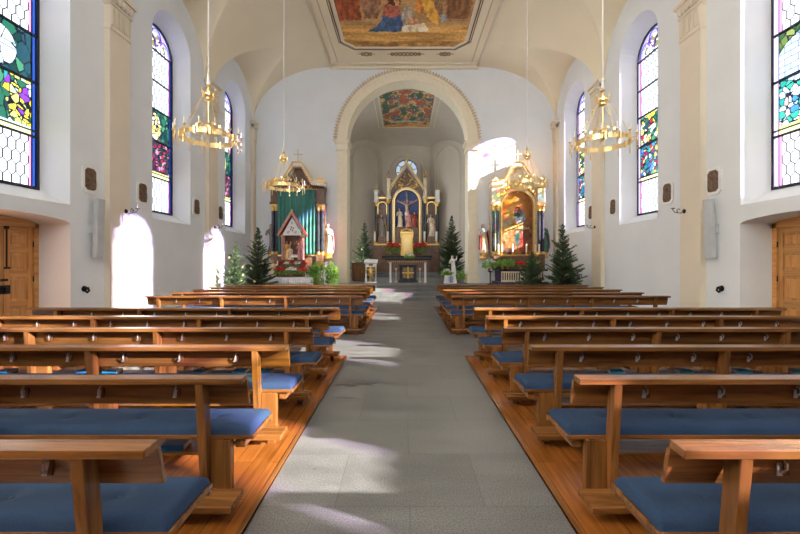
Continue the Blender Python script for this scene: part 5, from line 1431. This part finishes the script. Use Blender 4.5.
# lectern at the left
def lectern():
    r = empty('lectern', (-1.62, 18.2, CHF))
    MB().box(-0.30,0.30,-0.2,0.2,0,0.06).build('base', 'white', r)
    for s in (-1,1): MB().box(s*0.24-0.03,s*0.24+0.03,-0.12,0.12,0.06,1.0).build('side_post', 'white', r, bevel=0.005)
    MB().prism([(-0.22,0.95),(0.2,1.12),(0.2,1.16),(-0.24,0.99)], -0.33, 0.33, axis='x').build('book_rest', 'white', r, bevel=0.006)
    MB().box(-0.27,0.27,-0.14,-0.1,0.78,1.0).build('front_panel', 'white', r)
    MB().box(-0.1,0.1,-0.16,-0.14,0.84,0.94).build('panel_emblem', 'brownmarble', r)
    e = MB(); e.tube([(0,-0.1,0.06),(0,-0.1,0.3),(0,-0.12,0.5),(0,-0.12,0.7)], [0.05,0.09,0.12,0.05], 10)
    for s in (-1,1): e.tube([(0,-0.12,0.5),(s*0.12,-0.14,0.68),(s*0.22,-0.12,0.66),(s*0.24,-0.1,0.42)], [0.04,0.06,0.05,0.02], 8)
    e.ball((0,-0.15,0.74), 0.06, 10); e.build('carved_eagle', 'gold', r, remesh=0.014)
    return tag(r, 'white lectern with gilded carved eagle left of the chancel steps', 'lectern')
lectern()
def cabinet():
    r = empty('cabinet', (-2.42,19.6,CHF))
    MB().box(-0.3,0.3,-0.2,0.2,0.05,0.95).build('body', 'wood_z', r, bevel=0.006); MB().box(-0.27,0.27,-0.17,0.17,0,0.05).build('plinth', 'darkwood', r)
    MB().box(-0.27,0.27,-0.215,-0.2,0.1,0.9).build('door', 'wood_z', r, bevel=0.004); MB().ball((0.2,-0.225,0.5), 0.015, 8).build('knob', 'brass', r)
    MB().box(-0.33,0.33,-0.23,0.23,0.95,0.98).build('top', 'wood_x', r, bevel=0.004)
    return tag(r, 'small brown wooden cabinet left behind the lectern', 'cabinet')
cabinet()
# right: cloth-covered stool, little white figure and plant
def stool():
    r = empty('draped_stool', (2.24,17.9,CHF))
    m = MB(); vs=[]; fs=[]; n=48
    for z, q in ((0.0,0.31),(0.2,0.29),(0.34,0.27),(0.38,0.24)):
        for k in range(n): a=2*PI*k/n; w=q*(1+0.06*math.sin(8*a)*(1-z/0.4)); vs.append((w*math.cos(a),w*math.sin(a)*0.8,z))
    for i in range(3):
        for k in range(n): fs.append((i*n+k,i*n+(k+1)%n,(i+1)*n+(k+1)%n,(i+1)*n+k))
    fs.append(tuple(range(3*n,4*n))); m.add(vs,fs).build('cloth', 'cloth', r, smooth=True)
    MB().box(-0.03,0.03,-0.255,-0.225,0.03,0.36).box(-0.10,-0.07,-0.25,-0.22,0.05,0.34).box(0.07,0.10,-0.25,-0.22,0.05,0.34).build('blue_stripes', 'blue', r)
    return tag(r, 'stool draped in white cloth with blue stripes right of the chancel steps', 'stool')
stool()
figure('white_statuette', (2.36,17.85,CHF+0.385), 0.95, 'white', arms='one_up', label='white statuette standing on the draped stool', hair='white')
leafy((2.10,17.85,CHF+0.385), 0.28, 0.26, 'low green and white flower arrangement on the draped stool', 95, pot=False, n=240, flower='whitepetal', nfl=14, name='flower_arrangement', cat='flowers')
leafy((2.62,18.5,CHF), 0.55, 0.42, 'broad green plant on the floor beside the draped stool', 96, n=420, ps=0.14)
